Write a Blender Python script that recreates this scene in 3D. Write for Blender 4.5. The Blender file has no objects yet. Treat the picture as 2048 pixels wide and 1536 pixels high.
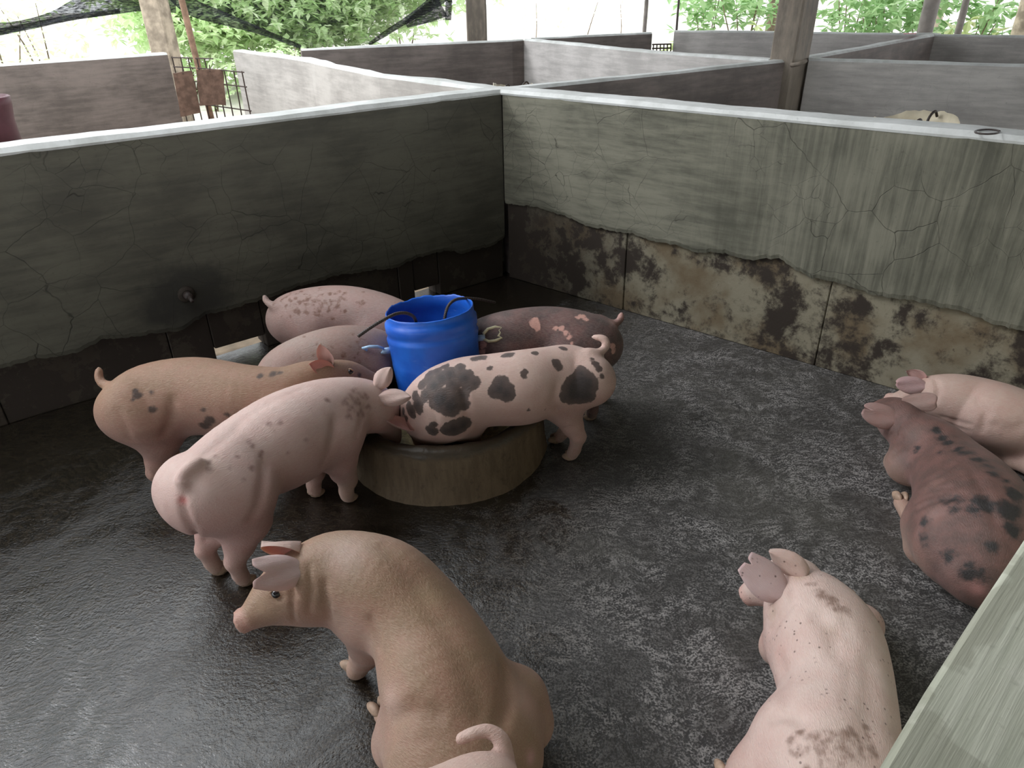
import bpy, bmesh, math, random
import numpy as np
from mathutils import Vector, Matrix

# ---------------------------------------------------------------- camera, world, light
SC = bpy.context.scene
COL = SC.collection
FPX, CAM_H = 1420.0, 1.6
_p, _r = math.radians(29.2), math.radians(1.2)
_f = np.array([0, math.cos(_p), -math.sin(_p)])
_rx = np.array([1.0, 0, 0])
_u = np.cross(_rx, _f)
RGT = math.cos(_r) * _rx - math.sin(_r) * _u
UPV = math.cos(_r) * _u + math.sin(_r) * _rx
CAMP = np.array([0, 0, CAM_H])


def P(px, py, z=0.0):
    """world point seen at photo pixel (px,py) at height z"""
    d = _f + RGT * (px - 1024) / FPX - UPV * (py - 768) / FPX
    return CAMP + d * ((z - CAM_H) / d[2])


def depth(p):
    return float((np.asarray(p) - CAMP) @ _f)


cam_d = bpy.data.cameras.new('camera')
cam = bpy.data.objects.new('camera', cam_d)
COL.objects.link(cam)
cam_d.sensor_width = 36.0
cam_d.lens = FPX / 2048 * 36.0
cam_d.clip_start = 0.02
m = Matrix.Identity(4)
for i, ax in enumerate((RGT, UPV, -_f)):
    for k in range(3):
        m[k][i] = ax[k]
m.translation = Vector(CAMP)
cam.matrix_world = m
SC.camera = cam

SC.view_settings.view_transform = 'Standard'
SC.view_settings.look = 'None'
SC.view_settings.exposure = -0.25
SC.view_settings.gamma = 1.0
SC.view_settings.use_curve_mapping = False

W = bpy.data.worlds.new('overcast sky')
SC.world = W
W.use_nodes = True
bg = W.node_tree.nodes['Background']
bg.inputs[0].default_value = (0.93, 0.97, 1.0, 1)
bg.inputs[1].default_value = 3.2

sun_d = bpy.data.lights.new('sun', 'SUN')
sun_d.energy = 1.7
sun_d.angle = math.radians(18)
sun_d.color = (0.97, 0.98, 1.0)
sun = bpy.data.objects.new('sun', sun_d)
COL.objects.link(sun)
SUN_DIR = Vector((-1.0, 0.08, 0.84)).normalized()       # towards the sun
sun.rotation_euler = SUN_DIR.to_track_quat('Z', 'Y').to_euler()
try:
    SC.cycles.use_denoising = True
    SC.cycles.max_bounces = 6
    SC.cycles.transparent_max_bounces = 12
    SC.cycles.sample_clamp_indirect = 6.0
except Exception:
    pass

random.seed(7)
RNG = np.random.default_rng(11)

# ---------------------------------------------------------------- materials


class NT:
    def __init__(self, name):
        self.m = bpy.data.materials.new(name)
        self.m.use_nodes = True
        self.t = self.m.node_tree
        self.b = self.t.nodes['Principled BSDF']
        self.out = self.t.nodes['Material Output']
        self.pos = None

    def n(self, typ, **kw):
        nd = self.t.nodes.new(typ)
        for k, v in kw.items():
            if k in ('operation', 'feature', 'data_type', 'attribute_name', 'blend_type', 'noise_dimensions',
                     'interpolation_type', 'clamp', 'distance', 'wave_type', 'bands_direction', 'normalize'):
                setattr(nd, k, v)
            else:
                key = int(k[1:]) if k[0] == '_' and k[1:].isdigit() else k.replace('_', ' ')
                self.set(nd.inputs[key], v)
        return nd

    def set(self, sock, v):
        if hasattr(v, 'is_linked') or isinstance(v, bpy.types.NodeSocket):
            self.t.links.new(v, sock)
        else:
            if isinstance(v, (tuple, list)) and len(v) == 3 and len(getattr(sock, 'default_value', (0, 0, 0))) == 4:
                v = (*v, 1)
            sock.default_value = v

    def position(self):
        if self.pos is None:
            self.pos = self.t.nodes.new('ShaderNodeNewGeometry').outputs['Position']
        return self.pos

    def mapped(self, vec, scale):
        return self.n('ShaderNodeMapping', Vector=vec, Scale=scale).outputs[0]

    def noise(self, vec, scale, detail=4.0, rough=0.55, dist=0.0):
        return self.n('ShaderNodeTexNoise', Vector=vec, Scale=scale, Detail=detail, Roughness=rough, Distortion=dist).outputs[0]

    def ramp(self, v, lo, hi, a=0.0, b=1.0, smooth=True):
        nd = self.n('ShaderNodeMapRange', _0=v, _1=lo, _2=hi, _3=a, _4=b)
        if smooth:
            nd.interpolation_type = 'SMOOTHSTEP'
        return nd.outputs[0]

    def math(self, op, a, b=0.0, c=0.0):
        return self.n('ShaderNodeMath', operation=op, _0=a, _1=b, _2=c).outputs[0]

    def mix(self, f, a, b, mode='MIX'):
        nd = self.t.nodes.new('ShaderNodeMix')
        nd.data_type = 'RGBA'
        nd.blend_type = mode
        self.set(nd.inputs[0], f)
        self.set(nd.inputs[6], a if not isinstance(a, tuple) else (*a[:3], 1))
        self.set(nd.inputs[7], b if not isinstance(b, tuple) else (*b[:3], 1))
        return nd.outputs[2]

    def bump(self, h, strength=0.3, dist=0.01):
        nd = self.n('ShaderNodeBump', Height=h, Strength=strength, Distance=dist)
        self.t.links.new(nd.outputs[0], self.b.inputs['Normal'])

    def base(self, col, rough=0.7, spec=0.5, **kw):
        self.set(self.b.inputs['Base Color'], col)
        self.set(self.b.inputs['Roughness'], rough)
        self.set(self.b.inputs['Specular IOR Level'], spec)
        for k, v in kw.items():
            self.set(self.b.inputs[k.replace('_', ' ')], v)
        return self.m


def plain(name, col, rough=0.6, spec=0.5, var=0.15, scale=25.0, **kw):
    t = NT(name)
    n = t.noise(t.position(), scale, 4)
    c = t.mix(t.ramp(n, 0.3, 0.7), tuple(x * (1 - var) for x in col), tuple(min(1, x * (1 + var)) for x in col))
    t.base(c, rough, spec, **kw)
    t.bump(n, 0.15, 0.004)
    return t.m


def plaster(name, light, dark, cracks=0.0, streak=(3, 3, 26), tint=None, stain=None, vert=None):
    """trowelled cement render with brush streaks, blotches and craze cracks"""
    t = NT(name)
    p = t.position()
    a = t.noise(p, 2.2, 5, 0.6)
    s = t.noise(t.mapped(p, streak), 1.0, 5, 0.65)
    if vert:                         # downward brush marks take over towards the right end
        sv = t.noise(t.mapped(p, (46, 46, 2.5)), 1.0, 5, 0.65)
        k = t.ramp(t.n('ShaderNodeSeparateXYZ', Vector=p).outputs[0], 0.7, 1.5)
        s = t.math('ADD', t.math('MULTIPLY', sv, k), t.math('MULTIPLY', s, t.math('SUBTRACT', 1.0, k)))
    c = t.mix(t.ramp(t.math('ADD', t.math('MULTIPLY', a, 0.5), t.math('MULTIPLY', s, 0.5)), 0.36, 0.64), dark, light)
    if tint:
        c = t.mix(t.ramp(t.noise(p, 1.3, 3), 0.45, 0.7), c, tint)
    f = t.noise(p, 60, 3)
    c = t.mix(t.ramp(f, 0.62, 0.8, 0, 0.35), c, tuple(x * 0.5 for x in dark))
    h = t.math('ADD', t.math('MULTIPLY', s, 0.6), t.math('MULTIPLY', f, 0.25))
    if cracks:
        dn = t.n('ShaderNodeTexNoise', Vector=p, Scale=5.0, Detail=3.0)
        wv = t.n('ShaderNodeVectorMath', operation='MULTIPLY_ADD', _0=dn.outputs[1], _1=(0.09, 0.09, 0.09), _2=p).outputs[0]
        for sc, w, mk, lo in ((4.2, 0.007, 1.7, 0.40), (9.5, 0.010, 2.3, 0.47)):
            m = t.ramp(t.noise(p, mk, 3), lo, lo + 0.16)
            vo = t.n('ShaderNodeTexVoronoi', feature='DISTANCE_TO_EDGE', Vector=wv, Scale=sc).outputs[0]
            line = t.math('MULTIPLY', t.ramp(vo, 0.0, w, 1, 0), m)
            c = t.mix(t.math('MULTIPLY', line, 0.8 * cracks), c, tuple(x * 0.3 for x in dark))
            h = t.math('SUBTRACT', h, t.math('MULTIPLY', line, 0.8 * cracks))
    if stain is not None:            # damp patch with a ragged outline
        q = t.n('ShaderNodeVectorMath', operation='SUBTRACT', _0=p, _1=tuple(float(x) for x in stain)).outputs[0]
        q = t.mapped(q, (1.0, 1.0, 1.15))
        ln = t.n('ShaderNodeVectorMath', operation='LENGTH', _0=q).outputs[1]
        e = t.math('ADD', ln, t.math('MULTIPLY', t.math('SUBTRACT', t.noise(p, 9, 5, 0.6), 0.5), 0.30))
        c = t.mix(t.ramp(e, 0.10, 0.26, 0.72, 0), c, (0.025, 0.024, 0.022))
    t.bump(h, 0.35, 0.006)
    return t.base(c, t.ramp(s, 0.3, 0.7, 0.62, 0.85), 0.35)


M = {}
M['render_shaded'] = plaster('green grey cement render left', (0.125, 0.118, 0.09), (0.066, 0.062, 0.048), 0.9, stain=(-1.50, 3.09, 0.37))  # same render as the right wall, shade put into a darker colour
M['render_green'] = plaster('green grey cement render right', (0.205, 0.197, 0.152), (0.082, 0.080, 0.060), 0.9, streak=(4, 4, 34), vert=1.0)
M['render_top'] = plaster('sky lit cement coping', (0.70, 0.71, 0.70), (0.46, 0.47, 0.45), 0.0, streak=(6, 6, 6))  # wall tops: brightness of the reflected sky put into the colour


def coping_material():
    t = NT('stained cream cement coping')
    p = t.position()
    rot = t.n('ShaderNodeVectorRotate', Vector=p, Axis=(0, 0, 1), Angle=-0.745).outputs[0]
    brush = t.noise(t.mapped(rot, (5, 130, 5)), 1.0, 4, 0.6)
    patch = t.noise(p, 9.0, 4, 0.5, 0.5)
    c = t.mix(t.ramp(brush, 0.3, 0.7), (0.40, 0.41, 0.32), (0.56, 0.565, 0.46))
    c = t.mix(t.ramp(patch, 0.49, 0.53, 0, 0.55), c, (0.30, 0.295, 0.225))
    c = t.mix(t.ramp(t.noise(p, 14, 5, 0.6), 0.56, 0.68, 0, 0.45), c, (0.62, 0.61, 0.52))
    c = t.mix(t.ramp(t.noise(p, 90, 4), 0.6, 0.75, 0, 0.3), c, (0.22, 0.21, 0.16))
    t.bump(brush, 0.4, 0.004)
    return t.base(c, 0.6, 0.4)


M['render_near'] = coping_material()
M['cement_far'] = plaster('grey cement wall', (0.52, 0.495, 0.465), (0.34, 0.32, 0.30), 0.2)
M['cement_lit'] = plaster('lit grey cement wall', (0.56, 0.53, 0.51), (0.37, 0.35, 0.335), 0.1)  # lighter copy of the grey cement, daylight put into its colour
M['cement_brown'] = plaster('brownish cement wall', (0.25, 0.21, 0.19), (0.13, 0.11, 0.10), 0.2)
M['column'] = plaster('rough cast concrete post', (0.28, 0.235, 0.19), (0.13, 0.11, 0.09), 0.15, streak=(20, 20, 5))


def block_material():
    t = NT('stained concrete block')
    p = t.position()
    n = t.noise(p, 7.0, 10, 0.74, 0.15)
    n2 = t.noise(p, 2.6, 4, 0.6, 0.1)
    n3 = t.noise(p, 30, 6, 0.7)
    ochre = t.mix(t.ramp(t.noise(p, 4.0, 5), 0.4, 0.65), (0.245, 0.22, 0.16), (0.15, 0.112, 0.068))
    grime = t.ramp(t.math('ADD', t.math('MULTIPLY', n, 0.65), t.math('MULTIPLY', n2, 0.5)), 0.53, 0.64)
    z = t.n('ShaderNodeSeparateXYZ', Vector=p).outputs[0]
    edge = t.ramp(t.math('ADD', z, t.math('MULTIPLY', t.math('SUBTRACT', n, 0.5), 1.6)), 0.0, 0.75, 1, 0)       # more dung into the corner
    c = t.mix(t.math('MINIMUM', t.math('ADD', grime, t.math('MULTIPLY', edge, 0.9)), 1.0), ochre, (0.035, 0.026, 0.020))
    c = t.mix(t.ramp(n3, 0.62, 0.72, 0, 0.7), c, (0.05, 0.035, 0.025))
    t.bump(t.math('ADD', n, t.math('MULTIPLY', n3, 0.5)), 0.4, 0.008)
    return t.base(c, 0.75, 0.3)


M['block'] = block_material()


def floor_material():
    t = NT('wet brushed concrete floor')
    p = t.position()
    sp = t.n('ShaderNodeSeparateXYZ', Vector=p)
    big = t.noise(p, 1.6, 5, 0.6, 0.3)
    mid = t.noise(p, 6.0, 6, 0.65, 0.8)
    warp = t.n('ShaderNodeVectorMath', operation='MULTIPLY_ADD',
               _0=t.n('ShaderNodeTexNoise', Vector=p, Scale=3.0, Detail=3.0).outputs[1], _1=(0.3, 0.3, 0.3), _2=p).outputs[0]
    strk = t.noise(t.mapped(warp, (38, 75, 40)), 1.0, 5, 0.7)
    fine = t.noise(p, 170, 3, 0.65)
    # wet film: the low left half of the pen
    wet = t.ramp(t.math('ADD', t.math('ADD', t.math('MULTIPLY', sp.outputs[0], -0.55), t.math('MULTIPLY', sp.outputs[1], 0.12)),
                        t.math('MULTIPLY', mid, 0.9)), 0.42, 0.80)
    spk = t.ramp(t.math('ADD', t.math('MULTIPLY', fine, 0.55), t.math('MULTIPLY', strk, 0.45)), 0.46, 0.58)
    dry = t.mix(spk, (0.042, 0.040, 0.040), (0.30, 0.285, 0.275))
    dry = t.mix(t.ramp(mid, 0.40, 0.62, 0.75, 0), dry, (0.045, 0.042, 0.040))
    dry = t.mix(t.ramp(big, 0.45, 0.7, 0, 0.35), dry, (0.10, 0.095, 0.08))
    wetc = t.mix(spk, (0.008, 0.0065, 0.005), (0.038, 0.029, 0.019))
    c = t.mix(wet, dry, wetc)
    rough = t.math('ADD', t.math('MULTIPLY', t.math('SUBTRACT', 1.0, wet), 0.34), t.ramp(mid, 0.35, 0.65, 0.06, 0.20))
    grit = t.noise(p, 95, 2, 0.5)
    h = t.math('ADD', t.math('MULTIPLY', strk, 0.55), t.math('ADD', t.math('MULTIPLY', fine, 0.2), t.math('MULTIPLY', grit, 0.35)))
    t.bump(h, t.ramp(wet, 0, 1, 0.6, 0.42), 0.010)
    return t.base(c, rough, t.ramp(wet, 0, 1, 0.4, 0.9))


M['floor'] = floor_material()
M['ground'] = plain('sunlit pale earth', (0.50, 0.475, 0.43), 0.95, 0.2, 0.12, 3.0)


def trough_material():
    t = NT('dung brown concrete')
    p = t.position()
    drip = t.noise(t.mapped(p, (30, 30, 6)), 1.0, 6, 0.7)
    c = t.mix(t.ramp(drip, 0.35, 0.65), (0.110, 0.078, 0.047), (0.160, 0.115, 0.070))
    c = t.mix(t.ramp(t.noise(p, 45, 4), 0.55, 0.75, 0, 0.5), c, (0.05, 0.038, 0.026))
    z = t.n('ShaderNodeSeparateXYZ', Vector=p).outputs[2]
    rim = t.ramp(t.math('ADD', z, t.math('MULTIPLY', drip, 0.05)), 0.205, 0.228)         # slop stain on the rim
    c = t.mix(t.math('MULTIPLY', rim, 0.8), c, (0.035, 0.027, 0.019))
    t.bump(t.noise(p, 70, 4), 0.35, 0.006)
    return t.base(c, t.ramp(rim, 0, 1, 0.75, 0.4), 0.4)


M['trough'] = trough_material()
M['feed'] = plain('wet yellow feed mash', (0.36, 0.29, 0.15), 0.6, 0.5, 0.35, 60)
M['rust'] = plain('rusty steel bar', (0.045, 0.032, 0.028), 0.55, 0.5, 0.4, 80)
M['rusty_mesh'] = plain('rusty wire mesh', (0.05, 0.032, 0.026), 0.7, 0.4, 0.3, 60)
M['board'] = plain('brown weathered board', (0.16, 0.10, 0.075), 0.8, 0.3, 0.3, 18)
M['wood'] = plain('weathered wooden pole', (0.30, 0.19, 0.13), 0.8, 0.3, 0.3, 14)
M['pipe'] = plain('grey steel pipe post', (0.27, 0.24, 0.22), 0.6, 0.4, 0.2, 9)
M['cream'] = plain('cream plastic', (0.74, 0.66, 0.50), 0.5, 0.4, 0.1, 12)
M['maroon'] = plain('maroon plastic pipe', (0.11, 0.035, 0.045), 0.5, 0.4, 0.15, 12)
M['redcloth'] = plain('red painted wood', (0.45, 0.03, 0.05), 0.6, 0.3, 0.2, 12)
M['roof'] = plain('grey corrugated roof sheet', (0.10, 0.10, 0.10), 0.7, 0.3, 0.15, 4)
M['hoof'] = plain('pale pig hoof', (0.34, 0.235, 0.17), 0.55, 0.4, 0.25, 50)
M['bark'] = plain('pale tree bark', (0.42, 0.35, 0.27), 0.9, 0.2, 0.35, 9)
M['bark_dark'] = plain('brown tree bark', (0.20, 0.15, 0.11), 0.9, 0.2, 0.35, 9)
M['eye'] = plain('dark wet eye', (0.012, 0.010, 0.012), 0.06, 0.6, 0.2, 30)


def blue_material():
    t = NT('scuffed blue plastic')
    p = t.position()
    s = t.noise(t.mapped(p, (12, 12, 60)), 1.0, 5, 0.7)
    c = t.mix(t.ramp(t.noise(p, 9, 5), 0.35, 0.7), (0.012, 0.10, 0.52), (0.02, 0.15, 0.66))
    c = t.mix(t.ramp(s, 0.62, 0.78, 0, 0.4), c, (0.22, 0.36, 0.62))
    sp = t.n('ShaderNodeSeparateXYZ', Vector=p)
    dirt = t.ramp(t.math('ADD', sp.outputs[2], t.math('MULTIPLY', t.noise(p, 14, 4), 0.2)), 0.28, 0.42, 0.6, 0)
    c = t.mix(dirt, c, (0.09, 0.085, 0.10))
    return t.base(c, t.ramp(s, 0.4, 0.7, 0.33, 0.55), 0.45)


M['blue'] = blue_material()
M['lightblue'] = plain('pale blue lever clip', (0.34, 0.50, 0.70), 0.4, 0.5, 0.15, 30)
M['creamclip'] = plain('cream lever clip', (0.72, 0.66, 0.42), 0.45, 0.5, 0.1, 30)


def leaf_material(name, a, b):
    t = NT(name)
    info = t.t.nodes.new('ShaderNodeNewGeometry')
    c = t.mix(info.outputs['Random Per Island'], a, b)
    t.base(c, 0.5, 0.4)
    tr = t.n('ShaderNodeBsdfTranslucent')
    t.set(tr.inputs[0], c)
    mx = t.n('ShaderNodeMixShader', _0=0.45)
    t.t.links.new(t.b.outputs[0], mx.inputs[1])
    t.t.links.new(tr.outputs[0], mx.inputs[2])
    t.t.links.new(mx.outputs[0], t.out.inputs[0])
    return t.m


M['leaf'] = leaf_material('green leaves', (0.30, 0.50, 0.22), (0.56, 0.72, 0.42))
M['leaf_bright'] = leaf_material('sun glare leaves', (0.66, 0.86, 0.48), (0.90, 0.97, 0.74))  # near-white greens: glare of the sunlight put into the leaf colour
M['leaf_pale'] = leaf_material('yellow green leaves', (0.46, 0.56, 0.22), (0.66, 0.70, 0.42))


def net_material(name, a0):
    t = NT(name)
    t.base((0.02, 0.022, 0.025), 0.8, 0.2)
    p = t.position()
    w = t.noise(t.mapped(p, (16, 16, 120)), 1.0, 3, 0.6)
    a = t.ramp(w, 0.3, 0.7, a0 - 0.16, a0 + 0.16)
    t.set(t.b.inputs['Alpha'], a)
    return t.m


M['net'] = net_material('black shade netting', 0.42)
M['net_hem'] = net_material('folded black shade netting', 0.86)


def skin_material(name, spot_col, spot_edge=None, edge_noise=0.02, speck=0.0, rough=0.46, hair=0.25, spot_soft=0.006, hair_col=(0.74, 0.64, 0.56)):
    t = NT(name)
    tint = t.n('ShaderNodeAttribute', attribute_name='tint').outputs['Color']
    spot = t.n('ShaderNodeAttribute', attribute_name='spot').outputs['Fac']
    suv = t.n('ShaderNodeAttribute', attribute_name='suv').outputs['Vector']
    p = t.position()
    hairn = t.noise(t.mapped(suv, (75, 330, 330)), 1.0, 3, 0.7)
    blot = t.noise(p, 16, 5, 0.6)
    c = t.mix(t.ramp(blot, 0.3, 0.7, 0, 0.22), tint, (0.46, 0.20, 0.17), 'MIX')
    c = t.mix(t.ramp(hairn, 0.38, 0.70, 0, hair), c, t.mix(0.5, tint, hair_col))
    if speck:
        sv = t.n('ShaderNodeTexVoronoi', Vector=p, Scale=70.0)
        keep = t.ramp(t.noise(p, 7, 3), 0.42, 0.6)
        pick = t.math('GREATER_THAN', t.n('ShaderNodeSeparateXYZ', Vector=sv.outputs['Color']).outputs[0], 0.55)
        c = t.mix(t.math('MULTIPLY', t.math('MULTIPLY', t.ramp(sv.outputs['Distance'], 0.10, 0.26, 1, 0), keep), t.math('MULTIPLY', pick, speck)),
                  c, (0.10, 0.06, 0.05))
    en = t.math('ADD', t.math('MULTIPLY', t.math('SUBTRACT', t.noise(p, 38, 4, 0.6), 0.5), edge_noise * 2), spot)
    en = t.math('ADD', en, t.math('MULTIPLY', t.math('SUBTRACT', hairn, 0.5), 0.006))
    sm = t.ramp(en, -spot_soft, spot_soft)
    sc = t.mix(t.ramp(hairn, 0.3, 0.8, 0, 0.35), spot_col, tuple(min(1, x * 2.0 + 0.03) for x in spot_col))
    if spot_edge:
        sc = t.mix(t.ramp(en, 0.0, 0.035, 1, 0), sc, spot_edge)
    c = t.mix(sm, c, sc)
    t.base(c, rough, 0.4, Subsurface_Weight=0.12, Subsurface_Scale=0.01, Sheen_Weight=0.06, Sheen_Roughness=0.4)
    t.b.inputs['Subsurface Radius'].default_value = (1.0, 0.4, 0.25)
    wr = t.noise(p, 45, 4, 0.6)
    t.bump(t.math('ADD', t.math('MULTIPLY', hairn, 0.8), t.math('MULTIPLY', wr, 0.5)), 0.55, 0.006)
    return t.m


# ---------------------------------------------------------------- object helpers
def tag(o, label=None, cat=None, group=None, kind=None):
    if label: o['label'] = label
    if cat: o['category'] = cat
    if group: o['group'] = group
    if kind: o['kind'] = kind
    return o


def empty(name, loc, label, cat, group=None, rz=0):
    o = bpy.data.objects.new(name, None)
    COL.objects.link(o)
    o.location = Vector([float(x) for x in loc])
    o.rotation_euler = (0, 0, rz)
    o.empty_display_size = 0.05
    bpy.context.view_layer.update()
    return tag(o, label, cat, group)


def mesh_obj(name, verts, faces, mat, parent=None, smooth=False):
    me = bpy.data.meshes.new(name)
    me.from_pydata([tuple(map(float, v)) for v in verts], [], [tuple(map(int, f)) for f in faces])
    me.validate()
    if mat: me.materials.append(mat)
    if smooth: me.shade_smooth()
    return link(name, me, parent)


def link(name, me, parent=None):
    o = bpy.data.objects.new(name, me)
    COL.objects.link(o)
    if parent:                       # vertices are given in world space
        o.parent = parent
        o.matrix_parent_inverse = parent.matrix_world.inverted()
    return o


class MB:
    """collects simple shapes in world space"""
    def __init__(self):
        self.v, self.f = [], []

    def add(self, vs, fs):
        b = len(self.v)
        self.v += [tuple(map(float, q)) for q in vs]
        self.f += [tuple(i + b for i in f) for f in fs]

    def box8(self, c):               # 8 corners: bottom 4 ccw, top 4 ccw
        self.add(c, [(3, 2, 1, 0), (4, 5, 6, 7), (0, 1, 5, 4), (1, 2, 6, 5), (2, 3, 7, 6), (3, 0, 4, 7)])

    def tube(self, pts, rad, n=8, cap=True):
        pts = [np.array(q, float) for q in pts]
        if np.isscalar(rad): rad = [rad] * len(pts)
        rings = []
        for i, q in enumerate(pts):
            t = pts[min(i + 1, len(pts) - 1)] - pts[max(i - 1, 0)]
            t /= np.linalg.norm(t) + 1e-9
            a = np.array([0, 0, 1.0]) if abs(t[2]) < 0.9 else np.array([1.0, 0, 0])
            if i: a = prev
            l = np.cross(t, a); l /= np.linalg.norm(l) + 1e-9
            u = np.cross(l, t); prev = u
            rings.append([q + rad[i] * (math.cos(k * 2 * math.pi / n) * l + math.sin(k * 2 * math.pi / n) * u) for k in range(n)])
        vs = [x for r in rings for x in r]
        fs = []
        for i in range(len(rings) - 1):
            for k in range(n):
                a, b = i * n + k, i * n + (k + 1) % n
                fs.append((a, b, b + n, a + n))
        if cap:
            fs.append(tuple(range(n - 1, -1, -1)))
            fs.append(tuple((len(rings) - 1) * n + k for k in range(n)))
        self.add(vs, fs)

    def lathe(self, prof, c, n=48, jitter=None, closed=False):
        vs = []
        for j, (r, z) in enumerate(prof):
            for k in range(n):
                a = k * 2 * math.pi / n
                rr, zz = r, z
                if jitter: rr, zz = jitter(j, a, r, z)
                vs.append((c[0] + rr * math.cos(a), c[1] + rr * math.sin(a), c[2] + zz))
        fs = []
        L = len(prof)
        for j in range(L if closed else L - 1):
            for k in range(n):
                a, b = j * n + k, j * n + (k + 1) % n
                c2, d = ((j + 1) % L) * n + (k + 1) % n, ((j + 1) % L) * n + k
                fs.append((a, b, c2, d))
        self.add(vs, fs)

    def build(self, name, mat, parent=None, smooth=False):
        return mesh_obj(name, self.v, self.f, mat, parent, smooth)


def catmull(pts, n):
    """n samples per span through pts (rows)"""
    p = np.array(pts, float)
    q = np.vstack([2 * p[0] - p[1], p, 2 * p[-1] - p[-2]])
    out = []
    for i in range(len(p) - 1):
        a, b, c, d = q[i:i + 4]
        for t in np.linspace(0, 1, n, endpoint=False):
            out.append(0.5 * ((2 * b) + (-a + c) * t + (2 * a - 5 * b + 4 * c - d) * t * t + (-a + 3 * b - 3 * c + d) * t ** 3))
    out.append(p[-1])
    return np.array(out)


def fnoise(x, seed=0.0):
    return (math.sin(x * 3.1 + seed) + 0.6 * math.sin(x * 7.7 + seed * 2.3) + 0.4 * math.sin(x * 17.3 + seed * 5.1) + 0.25 * math.sin(x * 41.0 + seed)) / 2.25


# ---------------------------------------------------------------- the setting: walls
WALL_H = 1.1


def wall(name, line, thick, mat, h=WALL_H, wob=0.006, top=None, bev=0.016, z0=0.0, parent=None, kind='structure'):
    """line: visible-face ground line (xy points); the body extends to the left of its direction when thick>0"""
    pts = [np.array(p[:2], float) for p in line]
    samp = []
    for a, b in zip(pts[:-1], pts[1:]):
        n = max(2, int(np.linalg.norm(b - a) / 0.12))
        for t in np.linspace(0, 1, n, endpoint=False): samp.append(a + (b - a) * t)
    samp.append(pts[-1])
    vs, fs = [], []
    K = 8
    seed = sum(map(ord, name)) * 0.37
    run = 0.0
    for i, q in enumerate(samp):
        t = samp[min(i + 1, len(samp) - 1)] - samp[max(i - 1, 0)]
        t /= np.linalg.norm(t)
        nrm = np.array([-t[1], t[0]]) * (1 if thick > 0 else -1)
        if i: run += np.linalg.norm(q - samp[i - 1])
        T = abs(thick)
        w1, w2, dz = wob * fnoise(run, seed), wob * fnoise(run, seed + 3), wob * fnoise(run * 0.8, seed + 7)
        for off, zz in ((0, z0), (0, h * 0.5), (0 + w1, h - bev), (bev + w1, h + dz), (T - bev + w2, h + dz), (T + w2, h - bev), (T, h * 0.5), (T, z0)):
            vs.append((*(q + nrm * off), zz))
    L = len(samp)
    for i in range(L - 1):
        for k in range(K):
            a, b = i * K + k, i * K + (k + 1) % K
            fs.append((a, b, b + K, a + K))
    fs.append(tuple(range(K)))
    fs.append(tuple((L - 1) * K + k for k in range(K - 1, -1, -1)))
    o = mesh_obj(name, vs, fs, mat, parent)
    if top:
        o.data.materials.append(top)
        for pl in o.data.polygons:
            c = pl.index
            if c < (L - 1) * K and c % K in (3, 2, 4): pl.material_index = 1
    bm = bmesh.new(); bm.from_mesh(o.data); bmesh.ops.recalc_face_normals(bm, faces=bm.faces); bm.to_mesh(o.data); bm.free()
    if kind: tag(o, kind=kind)
    return o


A0, A1 = np.array([-1.92, 2.765]), np.array([-0.025, 4.25])      # left wall face
dA = (A1 - A0) / np.linalg.norm(A1 - A0)
nA = np.array([dA[1], -dA[0]])                                    # towards the pen
B0, B1 = np.array([-0.02, 4.235]), np.array([1.83, 2.60])        # right wall face
dB = (B1 - B0) / np.linalg.norm(B1 - B0)
nB = np.array([-dB[1], dB[0]]) * -1
if nB @ np.array([0, -1]) < 0: nB = -nB
COAT = 0.022
LA, LB = 4.2, 3.3                                                 # run of the two pen walls from the corner


def on_plane(px, py, origin, nrm):
    d = _f + RGT * (px - 1024) / FPX - UPV * (py - 768) / FPX
    t = ((origin - CAMP[:2]) @ nrm) / (d[:2] @ nrm)
    return CAMP + d * t


EDGE_A = [(1010, 476), (990, 490), (950, 501), (923, 508), (909, 501), (865, 508), (838, 515), (797, 535), (759, 541), (685, 550), (608, 571),
          (512, 605), (410, 632), (359, 663), (290, 671), (205, 680), (164, 701), (113, 716), (61, 721), (0, 738)]
EDGE_B = [(1016, 409), (1050, 411), (1080, 417), (1104, 424), (1140, 438), (1180, 455), (1255, 467), (1290, 479), (1365, 495), (1390, 505), (1440, 507), (1460, 510),
          (1500, 522), (1559, 516), (1590, 540), (1618, 556), (1663, 562), (1737, 588), (1841, 605), (1915, 621), (1974, 645), (2048, 663)]


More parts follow.
